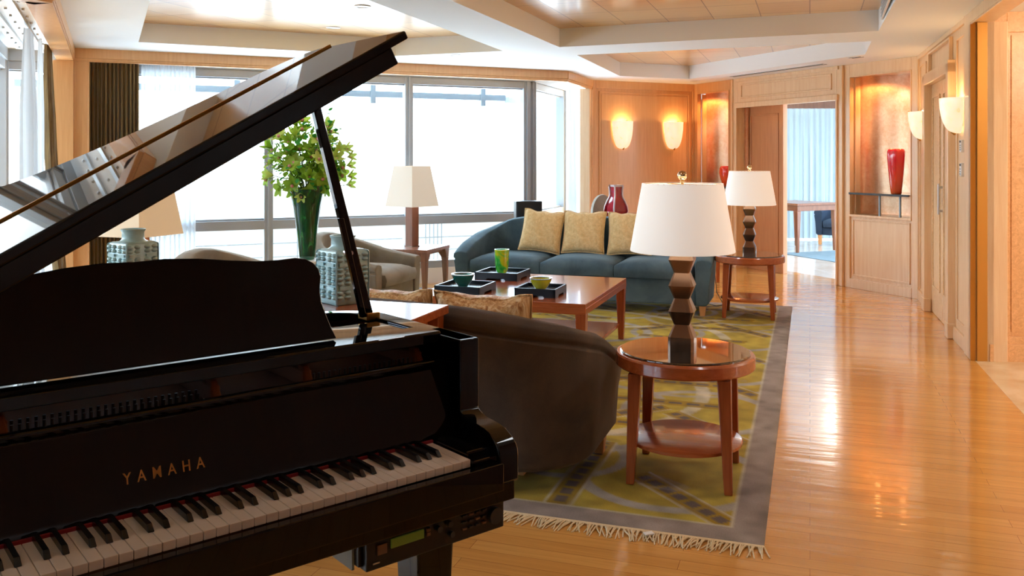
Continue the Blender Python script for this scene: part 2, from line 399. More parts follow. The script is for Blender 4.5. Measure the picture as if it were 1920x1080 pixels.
# ---------------------------------------------------------------- plan
def V2(x, y): return Vector((x, y))
H = 2.41
u = V2(.3206, .9472); v = V2(.9472, -.3206)            # rug, right wall and furniture grid
a = V2(.9094, .4159); b = V2(-.4159, .9094)            # window grid
au = atan2(v.y, v.x); aa = atan2(a.y, a.x)              # turn that brings +x onto v / a
P0 = V2(-4.03, 8.09); P1 = P0+a*5.14; P2 = P1+u*1.22; P3 = P2+a*1.62; P4 = P3-b*.83; P5 = P3-b*2.71; P6 = P3-b*3.67
rdir = V2(-.303, -.953); P7 = P6+rdir*2.79
P8 = P6+rdir*6.3; P9 = P6+rdir*12.2
Q0 = P0-b*3.3; Q1 = Q0-u*8.0
def frame(p, q):                                        # local x along p->q, y to the left of it, z up
    d = (q-p).normalized(); m = Matrix.Identity(4)
    m.col[0] = (d.x, d.y, 0, 0); m.col[1] = (-d.y, d.x, 0, 0); m.col[2] = (0, 0, 1, 0); m.col[3] = (p.x, p.y, 0, 1)
    return m

# floor
fl = MB(); fl.prism([tuple(p) for p in (V2(-7.5, -6), V2(-7.5, 4), P0+V2(-1.2, .6), P1+V2(-.6, .6), P2+V2(-.5, .8), P3+V2(.1, .6), P4+a*.35, P5+a*.35, P6+V2(.3, .0), P7, P8, P9)], -.12, 0)
struct(fl.build('floor', M['floor']))
fh = MB(); e1 = P7+rdir*.0; fh.prism([tuple(p) for p in (P7, P7+V2(.06, 0), V2(7.5, 5.9), V2(7.5, 1.5), P8)], -.12, .001)
struct(fh.build('floor', M['marble']))
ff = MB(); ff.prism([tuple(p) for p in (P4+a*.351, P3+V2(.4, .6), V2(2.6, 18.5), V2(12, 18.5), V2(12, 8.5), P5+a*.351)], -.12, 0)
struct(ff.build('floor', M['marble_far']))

# ceiling with coffers
c1 = [V2(-3.26, 7.68), V2(-1.152, 8.72), V2(-.085, 8.31), V2(-2.57, .43), V2(-3.98, .9), V2(-2.30, 5.6)]
c2 = [V2(.433, 8.03), V2(2.92, 7.01), V2(.9, 1.0), V2(-1.95, 1.2)]
c3 = [V2(.637, 8.64), V2(1.325, 10.82), V2(2.26, 11.24), V2(3.446, 8.59), V2(3.116, 7.63)]
def ceiling():
    bm = bmesh.new(); edges = []
    outer = [V2(-7.5, -6), V2(-7.5, 4), P0+V2(-1.2, .6), P1+V2(-.6, .6), P2+V2(-.5, .8), P3+V2(.1, .5), P4+a*.3, P5+a*.3, P6+V2(.3, 0), P7+V2(.1, 0), P8+V2(.1, 0), P9]
    for loop in (outer, c1, c2, c3):
        vs = [bm.verts.new((p.x, p.y, H)) for p in loop]
        for i in range(len(vs)): edges.append(bm.edges.new((vs[i], vs[(i+1) % len(vs)])))
    bmesh.ops.triangle_fill(bm, use_beauty=True, use_dissolve=False, edges=edges)
    top = H+.17
    for loop in (c1, c2, c3):
        lo = [bm.verts.new((p.x, p.y, H)) for p in loop]; hi = [bm.verts.new((p.x, p.y, top)) for p in loop]
        for i in range(len(lo)):
            j = (i+1) % len(lo); bm.faces.new((lo[i], lo[j], hi[j], hi[i]))
        f = bm.faces.new(hi); f.material_index = 1
    bmesh.ops.remove_doubles(bm, verts=bm.verts, dist=1e-4)
    bmesh.ops.triangulate(bm, faces=[f for f in bm.faces if f.material_index == 1])
    me = bpy.data.meshes.new('ceiling'); bm.to_mesh(me); bm.free(); me.materials.append(M['soffit']); me.materials.append(M['tile'])
    o = bpy.data.objects.new('ceiling', me); C.objects.link(o); struct(o)
    rf = MB(); rf.prism([(-8, -7), (-8, 12.5), (4.4, 12.9), (4.4, 8.5), (3.4, 5.9), (2.2, -7)], H+.2, H+.3); struct(rf.build('ceiling', M['soffit']))
ceiling()

# ---- windows: frame, panes, sill wall, pelmet
def window_wall(n, A, B, mull, corner_posts=True):
    L = (B-A).length; m = frame(A, B)
    w = MB(m)
    w.box(0, L, -.05, .05, .66, .755); w.box(0, L, -.05, .05, .17, .25); w.box(0, L, -.05, .05, 2.22, 2.30); w.box(-.05, L+.05, -.07, .07, 2.30, H)
    w.box(0, L, -.012, .012, .755, .775); w.box(0, L, -.012, .012, 2.205, 2.22)
    for s in mull:
        w.box(s-.045, s+.045, -.055, .055, .17, 2.3); w.box(s-.012, s+.012, -.075, .075, .17, 2.3)
    o = struct(w.build('window_%d' % n, M['alu'], bevel=.003))
    p = MB(m); p.box(0, L, -.006, .006, .2, 2.3); p.build('glass_pane', M['pane'], o)
    return m, L
def low_wall(name, A, B):
    m = frame(A, B); L = (B-A).length
    w = MB(m); w.box(0, L, -.06, .10, -.01, .17); struct(w.build(name, M['white']))
gb0 = P0+b*.36-a*.30; gb1 = P1+b*.33-v*.33+a*.0
GA = P0+b*.36-a*.55; GC = V2(.226, 10.37)
sG = (GC-GA).dot(a)
GC = GA+a*sG
window_wall(1, GA, GC, [(.55+x) for x in (.28, 1.80, 3.32)]+[sG-.05])
low_wall('wall_back', GA, GC)
GD = GC+u*1.45
window_wall(2, GC, GD, [.05, 1.40])
low_wall('wall_back', GC, GD)
# left window wall (direction -b) and the bay that opens towards the piano
LA = Q0-a*.62; LB = P0-a*.62+b*.36
window_wall(3, LA, LB, [.3, 1.5, 2.7, 3.6]); low_wall('wall_left', LA, LB)
LC = Q1-v*.62; LD = Q0-v*.66+b*.0
window_wall(4, LC, LA, [.4, 1.9, 3.4, 4.9, 6.4, 7.6]); low_wall('wall_left', LC, LA)

# ---- wood pelmets and posts
def pelmet(name, A, B, th=.12, z0=2.29, x0=0, x1=None, mat='maple_back'):
    m = frame(A, B); L = (B-A).length
    if x1 is None: x1 = L
    w = MB(m); w.box(x0, x1, 0, th, z0, H); w.box(x0, x1, -.012, .0, z0+.03, H); w.box(x0, x1, -.006, .0, z0+.012, z0+.03)
    return struct(w.build(name, M[mat], bevel=.004))
pelmet('trim_1', P0, P1, .05); pelmet('trim_1', P1, P2, .05)
pelmet('trim_1', Q0, P0, .14); pelmet('trim_1', Q1, Q0, .14)
w = MB(frame(P0, P1)); w.box(0, .13, 0, .34, 0, 2.29); w.box(0, .012, -.012, 0, 0, H); w.box(.118, .13, -.008, 0, 0, 2.29)
struct(w.build('trim_2', M['maple_back'], bevel=.004))
w = MB(frame(Q0, P0)); L_ = (P0-Q0).length; w.box(L_-.04, L_, 0, .17, 0, 2.29)
struct(w.build('trim_2', M['maple_back'], bevel=.004))
w = MB(frame(P1, P2)); L_ = (P2-P1).length; w.box(L_-.16, L_, 0, .12, 0, 2.29); w.box(L_-.17, L_-.15, -.01, .12, 0, 2.29); w.box(L_-.03, L_, -.012, 0, 0, 2.29)
struct(w.build('trim_2', M['maple'], bevel=.004))
# curtain track under the left pelmet pocket
def track(A, B):
    m = frame(A, B); L = (B-A).length
    t = thing('curtain_track', 'white curtain track with steel screws under the left window ceiling', 'curtain track')
    w = MB(m); w.box(0, L, .17, .46, 2.375, 2.40); w.build('track_board', M['white'], t)
    for y in (.25, .38): w = MB(m); w.box(0, L, y-.012, y+.012, 2.35, 2.376); w.build('rail', M['steel'], t)
    k = 0
    for y in (.215, .315, .42):
        x = .2
        while x < L and k < 40:
            w = MB(m); w.lathe([(.001, 2.36), (.009, 2.362), (.009, 2.376)], 10, x, y); w.build('screw', M['steel'], t); x += .32; k += 1
    return t
track(Q0, P0-b*.02)

# ---- curtains
def curtain(name, p, q, z0, z1, pleats, amp, mat, label, group=None, top=1.0, flare=(0, 0), sidx=0):
    """cloth hung from p to q; flare moves the foot (along the rod, across it); top narrows the heading"""
    d = q-p; L = d.length; t = d.normalized(); nn = V2(-t.y, t.x)
    def fn(i, j):
        s = i*L; z = z1+(z0-z1)*j
        w = top+(1-top)*min(1, j*1.3)
        s2 = (s-L*.5)*w+L*.5+flare[0]*j*j*i
        A_ = amp*(.45+.55*min(1, j*4))
        o = A_*sin(2*pi*pleats*i+.5*sin(2*pi*i*3+sidx))+A_*.35*sin(2*pi*pleats*2.3*i+sidx+j)+flare[1]*j*j
        P = p+t*s2+nn*o
        return (P.x, P.y, z)
    mb = MB(); mb.grid(fn, int(pleats*10), 8)
    o = mb.build(name, M[mat], smooth=80)
    return tag(o, label, 'curtain', group)
# back wall, behind the opening
B0 = P0+b*.16
curtain('drape', B0+a*.10, B0+a*.56, .02, 2.33, 13, .026, 'drape', 'olive gold pleated drape at left end of the back window', sidx=2)
curtain('sheer_curtain', P0+b*.25+a*.58, P0+b*.25+a*1.08, .02, 2.33, 11, .02, 'sheer', 'white sheer curtain bunched beside the olive drape of the back window', sidx=1)
BR = P2-v*.17
curtain('sheer_curtain', BR-u*.48, BR-u*.17, .02, 2.32, 5, .03, 'sheer', 'white sheer curtain bunched beside the sconce wall', sidx=4)
# left wall
LP = P0-a*.17
curtain('drape', LP-b*.34, LP-b*1.0, .02, 2.33, 9, .028, 'drape', 'olive gold drape on the left window beside the corner post', sidx=3, top=.75, flare=(0, .13))
curtain('curtain_lining', P0-a*.20-b*1.06, P0-a*.20-b*1.24, .02, 2.33, 2.5, .02, 'sheer', 'narrow cream lining panel between the left sheer and the olive drape', sidx=3)
curtain('sheer_curtain', P0-a*.24-b*1.30, P0-a*.24-b*2.0, .02, 2.33, 7, .035, 'sheer', 'long white sheer curtain on the left window, tied narrow at the top', sidx=5, top=.6, flare=(0, .02))
# ---- sconce wall (P2-P3)
m = frame(P2, P3); L_ = (P3-P2).length
w = MB(m); w.box(0, L_, .0, .14, 0, H); w.box(0, .05, -.015, 0, 0, H); w.box(L_-.05, L_, -.015, 0, 0, H); w.box(.05, L_-.05, -.015, 0, 2.31, H)
w.box(.10, .115, -.012, 0, .2, 2.27); w.box(L_-.115, L_-.10, -.012, 0, .2, 2.27); w.box(.10, L_-.10, -.012, 0, 2.255, 2.27)
w.box(.135, .142, -.006, 0, .2, 2.23); w.box(L_-.142, L_-.135, -.006, 0, .2, 2.23); w.box(.135, L_-.135, -.006, 0, 2.223, 2.23)
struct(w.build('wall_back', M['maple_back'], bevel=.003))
w = MB(m); w.box(0, L_, -.02, 0, 0, .14); struct(w.build('baseboard_back', M['maple_back'], bevel=.003))

# ---- niche walls
def niche(x0, x1, m, mat, zs=.79, zt=2.27, fr=.075, name='wall_right'):
    w = MB(m)
    w.box(x0, x0+fr, -.02, .05, 0, H); w.box(x1-fr, x1, -.02, .05, 0, H); w.box(x0+fr, x1-fr, -.02, .05, zt, H)
    w.box(x0+fr, x0+fr+.012, -.028, -.0, zs, zt); w.box(x1-fr-.012, x1-fr, -.028, .0, zs, zt); w.box(x0+fr, x1-fr, -.028, .0, zt, zt+.012)
    w.box(x0+fr, x1-fr, -.0, .05, .0, zs-.02)
    w.box(x0+fr+.03, x1-fr-.03, -.012, 0, .13, .15); w.box(x0+fr+.03, x1-fr-.03, -.012, 0, zs-.06, zs-.045)
    w.box(x0+fr+.03, x0+fr+.045, -.012, 0, .13, zs-.045); w.box(x1-fr-.045, x1-fr-.03, -.012, 0, .13, zs-.045)
    w.box(x0+fr, x1-fr, -.025, .0, 0, .1)
    w.box(x0+fr, x0+fr+.02, .05, .12, zs, zt); w.box(x1-fr-.02, x1-fr, .05, .12, zs, zt)
    w.box(x0, x1, .40, .45, 0, H)
    w.cur = 1; w.box(x0+fr, x1-fr, -.03, .40, zs-.02, zs+.004); w.cur = 0
    w.box(x0+fr, x1-fr, .0, .40, zt+.02, zt+.05)
    struct(w.build(name, [M[mat], M['maple']], bevel=.003))
    g = MB(m); cx = (x0+x1)/2; R = (x1-x0)/2-fr
    ring = [(cx+R*cos(t), .12+min(.26, R*.8)*sin(t)) for t in [pi*i/28 for i in range(29)]]
    g.loft([[(x, y, z) for x, y in ring] for z in (zs, 1.0, 1.5, 2.0, zt+.02)], closed=False, cap=False)
    o = g.build('niche_lining', M['goldleaf'], smooth=60); struct(o); o.name = 'wall_niche'
m36 = frame(P3, P6)
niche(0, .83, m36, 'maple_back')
niche(2.71, 3.67, m36, 'maple')
# warm lamps in the niches; the white spot is added for a pale streak
def wl(m, x, y, z): return (m @ Vector((x, y, z)))
for x0 in (.415, 3.19):
    for dx in (-.20, .14): lamp('niche_light', 'SPOT', wl(m36, x0+dx, .17, 2.24), 13, (1, .36, .10), .03, (0, 0, 0), 150)
    lamp('niche_light', 'SPOT', wl(m36, x0-.03, .26, 2.24), 16, (1, .95, .88), .02, (0, 0, 0), 100)

# ---- doorway wall between the niches (local x .83 .. 2.71)
w = MB(m36)
w.box(.83, .93, -.03, .30, 0, H); w.box(2.61, 2.71, -.03, .30, 0, H); w.box(.93, 2.61, -.03, .30, 2.06, H)
w.box(.90, 2.64, -.055, -.03, 2.035, 2.10)
w.box(.90, 2.64, -.045, -.03, 2.37, H); w.box(1.0, 2.54, -.045, -.03, 2.155, 2.175); w.box(1.0, 2.54, -.045, -.03, 2.315, 2.335); w.box(1.0, 1.02, -.045, -.03, 2.155, 2.335); w.box(2.52, 2.54, -.045, -.03, 2.155, 2.335)
w.box(.83, .85, -.05, 0, 0, H); w.box(.91, .93, -.05, 0, 0, 2.06); w.box(2.61, 2.63, -.05, 0, 0, 2.06); w.box(2.69, 2.71, -.05, 0, 0, H)
struct(w.build('wall_right', M['maple'], bevel=.004))
# half open sliding door leaf
d = MB(m36); d.box(.93, 1.62, .12, .165, 0, 2.055); d.box(1.0, 1.02, .11, .12, .2, 1.95); d.box(1.5, 1.52, .11, .12, .2, 1.95); d.box(1.0, 1.52, .11, .12, .2, .22); d.box(1.0, 1.52, .11, .12, 1.93, 1.95)
d.box(1.575, 1.62, .10, .12, 0, 2.055)
dd = struct(d.build('door_1', M['door_wood'], bevel=.003))
d = MB(m36); d.box(1.56, 1.575, .112, .121, 0, 2.055); d.build('brass_edge', M['brass'], dd)
d = MB(m36); d.box(.93, .99, .08, .12, .1, 2.04); d.build('mirror_strip', M['goldleaf'], dd)

# ---- right wall P6-P7
m67 = frame(P6, P7)
w = MB(m67)
w.box(0, .70, 0, .12, 0, H); w.box(1.98, 2.79, 0, .12, 0, H); w.box(.70, 1.98, 0, .12, 2.12, H)
w.box(.0, .03, -.02, 0, 0, H); w.box(.0, 2.79, -.02, 0, 2.37, H)
w.box(.10, .115, -.012, 0, .12, 2.30); w.box(.50, .515, -.012, 0, .12, 2.30); w.box(.10, .515, -.012, 0, 2.29, 2.305)
w.box(2.12, 2.135, -.012, 0, .16, 2.30); w.box(2.46, 2.475, -.012, 0, .16, 2.30); w.box(2.12, 2.475, -.012, 0, 2.29, 2.305); w.box(2.12, 2.475, -.012, 0, .16, .175)
w.box(.80, .82, -.03, 0, 2.16, 2.34); w.box(1.90, 1.92, -.03, 0, 2.16, 2.34); w.box(.80, 1.92, -.03, 0, 2.33, 2.35)
w.box(2.55, 2.79, -.03, 0, 0, H)
w.box(2.71, 2.79, -.03, .20, 0, 2.33)
struct(w.build('wall_right', M['maple'], bevel=.004))
w = MB(m67); w.box(.62, .74, -.055, .05, 0, 2.14); w.box(1.92, 2.02, -.055, .05, 0, 2.14); w.box(.62, 2.02, -.055, .05, 2.06, 2.16); w.box(.60, .76, -.06, .0, 0, .12); w.box(1.90, 2.04, -.06, 0, 0, .12)
struct(w.build('trim_3', M['maple'], bevel=.006))
for i, (x0, x1) in enumerate(((.74, 1.325), (1.335, 1.92))):
    d = MB(m67); d.box(x0, x1, .01, .05, .005, 2.06)
    for z0, z1 in ((.24, 1.95),):
        d.box(x0+.09, x0+.105, .0, .01, z0, z1); d.box(x1-.105, x1-.09, .0, .01, z0, z1); d.box(x0+.09, x1-.09, .0, .01, z0, z0+.015); d.box(x0+.09, x1-.09, .0, .01, z1-.015, z1)
    o = struct(d.build('door_%d' % (i+2), M['burl'], bevel=.003))
    if i == 0:
        d = MB(m67); d.box(1.345, 1.372, -.03, -.015, .92, 1.18); d.box(1.35, 1.367, -.015, .012, .94, .96); d.box(1.35, 1.367, -.015, .012, 1.14, 1.16); d.build('door_handle', M['steel'], o, bevel=.003)
w = MB(m67); w.box(0, .60, -.02, 0, 0, .1); w.box(2.04, 2.55, -.02, 0, 0, .1); struct(w.build('baseboard_right', M['maple'], bevel=.003))
# brass and gilded reveal, then hallway wall
w = MB(m67); w.box(2.79, 2.796, -.03, .0, 0, 2.33); struct(w.build('trim_4', M['brass']))
mh = frame(P7+V2(.005, .0), P7+V2(5.5, -.25))
w = MB(mh); w.box(0, .08, -.02, .1, 0, 2.33); struct(w.build('trim_5', M['gold_paint'], bevel=.003))
w = MB(mh); w.box(.08, 4.5, 0, .1, 0, 2.6); w.box(.08, .20, -.018, 0, 0, 2.45); w.box(.9, 1.02, -.018, 0, 0, 2.45); w.box(.2, .9, -.018, 0, 0, .17); w.box(.2, .9, -.018, 0, 2.26, 2.45)
w.box(.2, .212, -.024, 0, .17, 2.26); w.box(.235, .243, -.006, 0, .2, 2.24); w.box(.08, 4.5, -.03, 0, 0, .12)
struct(w.build('wall_hall', M['hall_burl'], bevel=.003))
w = MB(); w.box(P8.x-.02, P8.x+4, P8.y-.1, P8.y, 0, 2.6); w.box(6.6, 6.7, P8.y, 6.2, 0, 2.6); struct(w.build('wall_hall', M['maple']))
w = MB(); w.box(P8.x-.1, 7.0, P8.y-.2, 6.2, 2.40, 2.45); w.M = None; o = w.build('ceiling', M['soffit']); struct(o)
# keep the hallway ceiling right of the wall line
me = o.data
for vtx in me.vertices:
    lim = P6.x-(P6.y-vtx.co.y)*.318+.02
    if vtx.co.x < lim: vtx.co.x = lim
# lintel over the hall opening, wall nearer than the opening, wall behind the camera
m78 = frame(P7, P8); L_ = (P8-P7).length
w = MB(m78); w.box(0, L_, -.03, .12, 2.33, H); w.box(0, L_, -.03, -.018, 2.318, 2.33); struct(w.build('trim_6', M['maple'], bevel=.004))
m89 = frame(P8, P9); w = MB(m89); w.box(0, 6.2, 0, .12, 0, H); struct(w.build('wall_right', M['walnut']))  # unseen stretch, dark wood picked so the piano reflects a dim room
P10 = P9; w = MB(); w.box(-7.5, P9.x+.3, -3.2, -3.1, 0, H); struct(w.build('wall_front', M['dark_panel']))
w = MB(); w.box(-7.6, -7.5, -4, 4.5, 0, H); 

# ---- far room seen through the doorway
far_c = (V2(2.6, 18.5), V2(12, 18.5))
w = MB(); w.box(2.4, 12.2, 15.75, 15.85, 2.22, 2.6); w.box(2.4, 12.2, 15.75, 15.85, 0, .02)
struct(w.build('wall_far', M['walnut']))
w = MB(); w.prism([tuple(p) for p in (P3+V2(.3, .6), V2(2.5, 16.2), V2(12.2, 16.2), V2(12.2, 8.4), P6+a*.2)], 2.45, 2.5); struct(w.build('ceiling', M['soffit']))
w = MB(); w.box(2.3, 2.4, 12.9, 16, 0, 2.5); struct(w.build('wall_far', M['maple']))
window_wall(5, V2(2.4, 16.1), V2(12.2, 16.1), [1.2, 2.6, 4.0, 5.4, 7])
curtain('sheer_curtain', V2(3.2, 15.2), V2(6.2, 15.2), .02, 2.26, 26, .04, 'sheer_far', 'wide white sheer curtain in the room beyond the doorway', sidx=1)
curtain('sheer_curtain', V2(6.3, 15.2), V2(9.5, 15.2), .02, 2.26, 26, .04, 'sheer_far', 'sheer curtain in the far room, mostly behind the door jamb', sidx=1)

# ================================================================= GRAND PIANO
EK = V2(-.09, 1.926); kd = V2(.7731, .634).normalized()
PIANO = thing('grand_piano', 'black grand piano with its lid propped open in the left foreground', 'piano', (EK.x, EK.y, 0), atan2(kd.y, kd.x))
KL = -1.2225                     # left end of the keyboard; local x runs along the keys, y away from the player
def pp(mb, name, mat, parent=None, **k): return mb.build(name, M[mat] if isinstance(mat, str) else mat, parent or PIANO, **k)
XO = .125; XI = .07; XLO = KL-.125; XLI = KL-.07
def bez(p0, p1, p2, p3, n=14):
    r = []
    for i in range(n+1):
        t = i/n; q = 1-t
        r.append(tuple(q**3*p0[k]+3*q*q*t*p1[k]+3*q*t*t*p2[k]+t**3*p3[k] for k in (0, 1)))
    return r
def rim_curve(x_treble, x_bass, y0, y_tail, off=0):
    pts = [(x_treble, y0), (x_treble, .54)]
    pts += bez((x_treble, .56), (x_treble, .70), (-.10, .74-off), (-.26, .80-off))[0:]
    pts += bez((-.26, .80-off), (-.46, .90-off), (-.58, 1.02-off), (-.62, 1.28-off))[1:]
    pts += bez((-.62, 1.28-off), (-.66, 1.6-off), (-.78, y_tail), (-.98, y_tail))[1:]
    pts += bez((-.98, y_tail), (-1.2, y_tail), (x_bass, y_tail-.05), (x_bass, y_tail-.35))[1:]
    pts += [(x_bass, y0)]
    return pts
YT = 1.78
out = rim_curve(XO, XLO, .135, YT); inn = rim_curve(XI, XLI, .135, YT-.055, .055)
# thin loop: build rim as strip between curves with equal counts
mb = MB(); n_ = len(out)
rings = []
for (o_, i_) in zip(out, inn):
    rings.append([(o_[0], o_[1], .62), (o_[0], o_[1], .962), (i_[0], i_[1], .962), (i_[0], i_[1], .62)])
mb.loft(rings, True, True); pp(mb, 'case_rim', 'black', smooth=40, bevel=.003)
# underside braces / bottom of key bed
mb = MB(); mb.box(XLO+.01, XO-.01, -.012, .40, .622, .665); pp(mb, 'key_bed', 'black', bevel=.003)
mb = MB(); mb.box(XLI, XI, -.03, -.006, .655, .716); pp(mb, 'key_slip', 'black', bevel=.003)
mb = MB(); mb.prism([(inn[0][0], .30)]+[(p[0], p[1]) for p in inn[1:-1]]+[(inn[-1][0], .30)], .80, .815); pp(mb, 'soundboard', 'walnut')
pl = [p for p in inn if p[1] > .0]
mb = MB(); mb.prism([(KL-.055, .215), (.055, .215)]+[(p[0]*.985-.008, p[1]*.975) for p in inn[1:-1]], .875, .89)
plate = pp(mb, 'iron_plate', 'plate', bevel=.002)
for xs in (-.86, -.475, -.27, .02):
    mb = MB(); mb.taper((xs, .235, .89), (.02, .03), (xs-.004, .255, .935), (.014, .03)); mb.box(xs-.012, xs+.008, .235, .70 if xs > -.3 else 1.2, .89, .925); pp(mb, 'plate_strut', 'plate', plate, bevel=.003)
mb = MB()
for i in range(26):
    for r in range(2):
        x = -.845+i*.0134; mb.lathe([(.003, .89), (.003, .912+r*.003)], 8, x+r*.004, .245+r*.022)
for i in range(22):
    mb.lathe([(.003, .89), (.003, .912)], 8, -.25+i*.013, .25)
tag(pp(mb, 'tuning_pin', 'pin', plate), kind='stuff')
mb = MB()
for i in range(60):
    x = -.9+i*.016; y1 = 1.35 if x < -.62 else .72; mb.box(x-.0006, x+.0006, .42, y1, .902, .9032)
pp(mb, 'string', 'steel', plate).__setitem__('kind', 'stuff')
mb = MB()
for i in range(60):
    x = -.9+i*.016
    if not -.88 < x < .03: continue
    mb.box(x-.006, x+.006, .60, .64, .905, .925)
pp(mb, 'damper', 'felt_red', plate).__setitem__('kind', 'stuff')
# arms (cheeks)
prof = [(.14, .962), (.137, .80)]+bez((.137, .80), (.125, .772), (.05, .785), (.02, .765), 8)[1:]+bez((.02, .765), (-.01, .75), (-.014, .735), (-.014, .72), 6)[1:]+[(-.014, .664), (.02, .650), (.02, .622), (.30, .622), (.30, .962)]
for x0, x1 in ((XI, XO), (XLO, XLI)):
    mb = MB(); mb.prof_x(prof, x0, x1); pp(mb, 'arm', 'black', smooth=30, bevel=.004)
# key blocks
for x0, x1 in ((.004, XI), (XLI, KL-.004)):
    mb = MB(); mb.box(x0, x1, .02, .145, .70, .742); mb.box(x0, x1, -.006, .02, .70, .728); pp(mb, 'key_block', 'black', bevel=.004)
# keys
wk = MB(); wk.box(0, .0223, 0, .15, .716, .7325)
wm = wk.mesh('white_key', M['whitekey'])
bk = MB(); bk.add([(0, 0, .733), (.0115, 0, .733), (.0115, .098, .733), (0, .098, .733), (.0012, .012, .7455), (.0103, .012, .7455), (.0103, .098, .7455), (.0012, .098, .7455)],
                  [(0, 3, 2, 1), (4, 5, 6, 7), (0, 1, 5, 4), (1, 2, 6, 5), (2, 3, 7, 6), (3, 0, 4, 7)])
bmesh_ = bk.mesh('black_key', M['blackkey'])
for i in range(52):
    o = bpy.data.objects.new('white_key', wm); C.objects.link(o); o.parent = PIANO; o.location = (KL+i*.0235+.0006, 0, 0)
    md = o.modifiers.new('bevel', 'BEVEL'); md.width = .0011; md.segments = 2
    if 'ABCDEFG'[i % 7] in 'ACDFG' and i < 51:
        off = {'A': .002, 'C': -.0022, 'D': .0022, 'F': -.003, 'G': 0}['ABCDEFG'[i % 7]]
        o = bpy.data.objects.new('black_key', bmesh_); C.objects.link(o); o.parent = PIANO; o.location = (KL+(i+1)*.0235-.00575+off, .052, 0)
        md = o.modifiers.new('bevel', 'BEVEL'); md.width = .0012; md.segments = 2
mb = MB(); mb.box(KL, 0, .146, .152, .725, .7385); pp(mb, 'felt_strip', 'felt_red')
# fallboard
mb = MB(); mb.prof_x([(.153, .70), (.153, .742), (.156, .75), (.199, .890), (.192, .898), (.190, .905), (.196, .911), (.208, .911), (.214, .903), (.19, .76), (.185, .70)], XLI, XI)
fb = pp(mb, 'fallboard', 'black', smooth=30, bevel=.0025)
cu = bpy.data.curves.new('maker_lettering', 'FONT'); cu.body = 'YAMAHA'; cu.size = .030; cu.extrude = .0006; cu.space_character = 1.9; cu.align_x = 'CENTER'; cu.offset = .0002
tmp = bpy.data.objects.new('tmp', cu); C.objects.link(tmp); bpy.context.view_layer.update()
me = bpy.data.meshes.new_from_object(tmp.evaluated_get(bpy.context.evaluated_depsgraph_get())); C.objects.unlink(tmp); bpy.data.objects.remove(tmp)
me.materials.clear(); me.materials.append(M['gold_letter'])
lt = bpy.data.objects.new('maker_lettering', me); C.objects.link(lt); lt.parent = fb
tilt = atan2(.041, .135)
xs = [vv.co.x for vv in me.vertices]; sc = .152/(max(xs)-min(xs)); cx = (max(xs)+min(xs))/2
for vv in me.vertices: vv.co.x = (vv.co.x-cx)*sc
lt.location = (-.600, .156+.041*(.787-.75)/.135-.0012, .787); lt.rotation_euler = (pi/2-tilt, 0, 0)
# desk tray and side plates
mb = MB(); mb.prof_x([(.215, .945), (.215, .968), (.22, .972), (.30, .972), (.30, .945)], XLI, XI); pp(mb, 'front_rail', 'black', bevel=.002)
for x0, x1 in ((-.075, .068), (XLI+.002, KL+.075)):
    mb = MB(); mb.box(x0, x1, .27, .50, .938, .956); pp(mb, 'side_tray', 'black', bevel=.002)
mb = MB(); mb.box(KL+.075, -.075, .30, .50, .948, .958); pp(mb, 'desk_tray', 'black', bevel=.002)
half = [(0, 1.178), (.06, 1.18), (.13, 1.176), (.2, 1.167), (.26, 1.161), (.31, 1.160), (.35, 1.162), (.375, 1.158), (.393, 1.148), (.405, 1.133), (.409, 1.115), (.405, 1.098), (.402, 1.08), (.404, 1.06), (.412, 1.03), (.422, 1.0), (.432, .975)]
poly = [(x, z) for x, z in half]+[(-x, z) for x, z in half[::-1][:-1]]
mb = MB(); mb.prof_y([(x-.61, (z-.972)*1.03) for x, z in poly][::-1], -.008, .008)
o = pp(mb, 'music_desk', 'black', smooth=30, bevel=.002); o.location = (0, .285, .972); o.rotation_euler.x = -radians(13)
# lid with propped angle
TH = radians(29.34); KH = -1.338; ZH = .963+.004; WL = 1.466
lid_pts = [(WL, .171), (WL, .56)]+bez((WL, .56), (WL, .66), (1.40, .70), (1.24, .745))[1:]+bez((1.24, .745), (1.02, .80), (.80, .95), (.72, 1.12))[1:]+bez((.72, 1.12), (.66, 1.5), (.60, 1.72), (.36, 1.75))[1:]+bez((.36, 1.75), (.12, 1.76), (0, 1.7), (0, 1.4))[1:]
n1 = .533
def lid_split(pts):
    main = [(0, n1+.004), (WL, n1+.004)]+[p for p in pts[1:]]
    return main
lid = MB(); lid.prism(lid_split(lid_pts), -.020, 0)
def lidpart(mb, name, mat, parent=None, **k):
    o = mb.build(name, M[mat], parent or PIANO, **k)
    if parent is None: o.location = (KH, 0, ZH); o.rotation_euler = (0, -TH, 0)
    return o
lo = lidpart(lid, 'lid', 'black', smooth=30, bevel=.003)
f_ = MB(); f_.box(0, WL, .171, n1-.004, -.020, 0); fl_ = lidpart(f_, 'lid_flap', 'black', bevel=.004)
h = MB()
h.box(.0, WL, n1-.0042, n1+.0042, -.004, .0045); lidpart(h, 'lid_hinge', 'brass', lo, bevel=.001)
s_ = MB(); s_.box(.055, WL-.05, .176, .192, -.060, -.0195); lidpart(s_, 'front_skirt', 'black', fl_, bevel=.003)
s_ = MB(); s_.box(1.435, 1.455, .3, .34, -.032, -.02); s_.box(.62, .68, .23, .26, -.03, -.02); lidpart(s_, 'lid_bumper', 'black_satin', fl_)
h = MB()
for y in (.7, 1.2): h.box(-.012, .03, y, y+.1, -.024, .003)
lidpart(h, 'side_hinge', 'brass', lo)
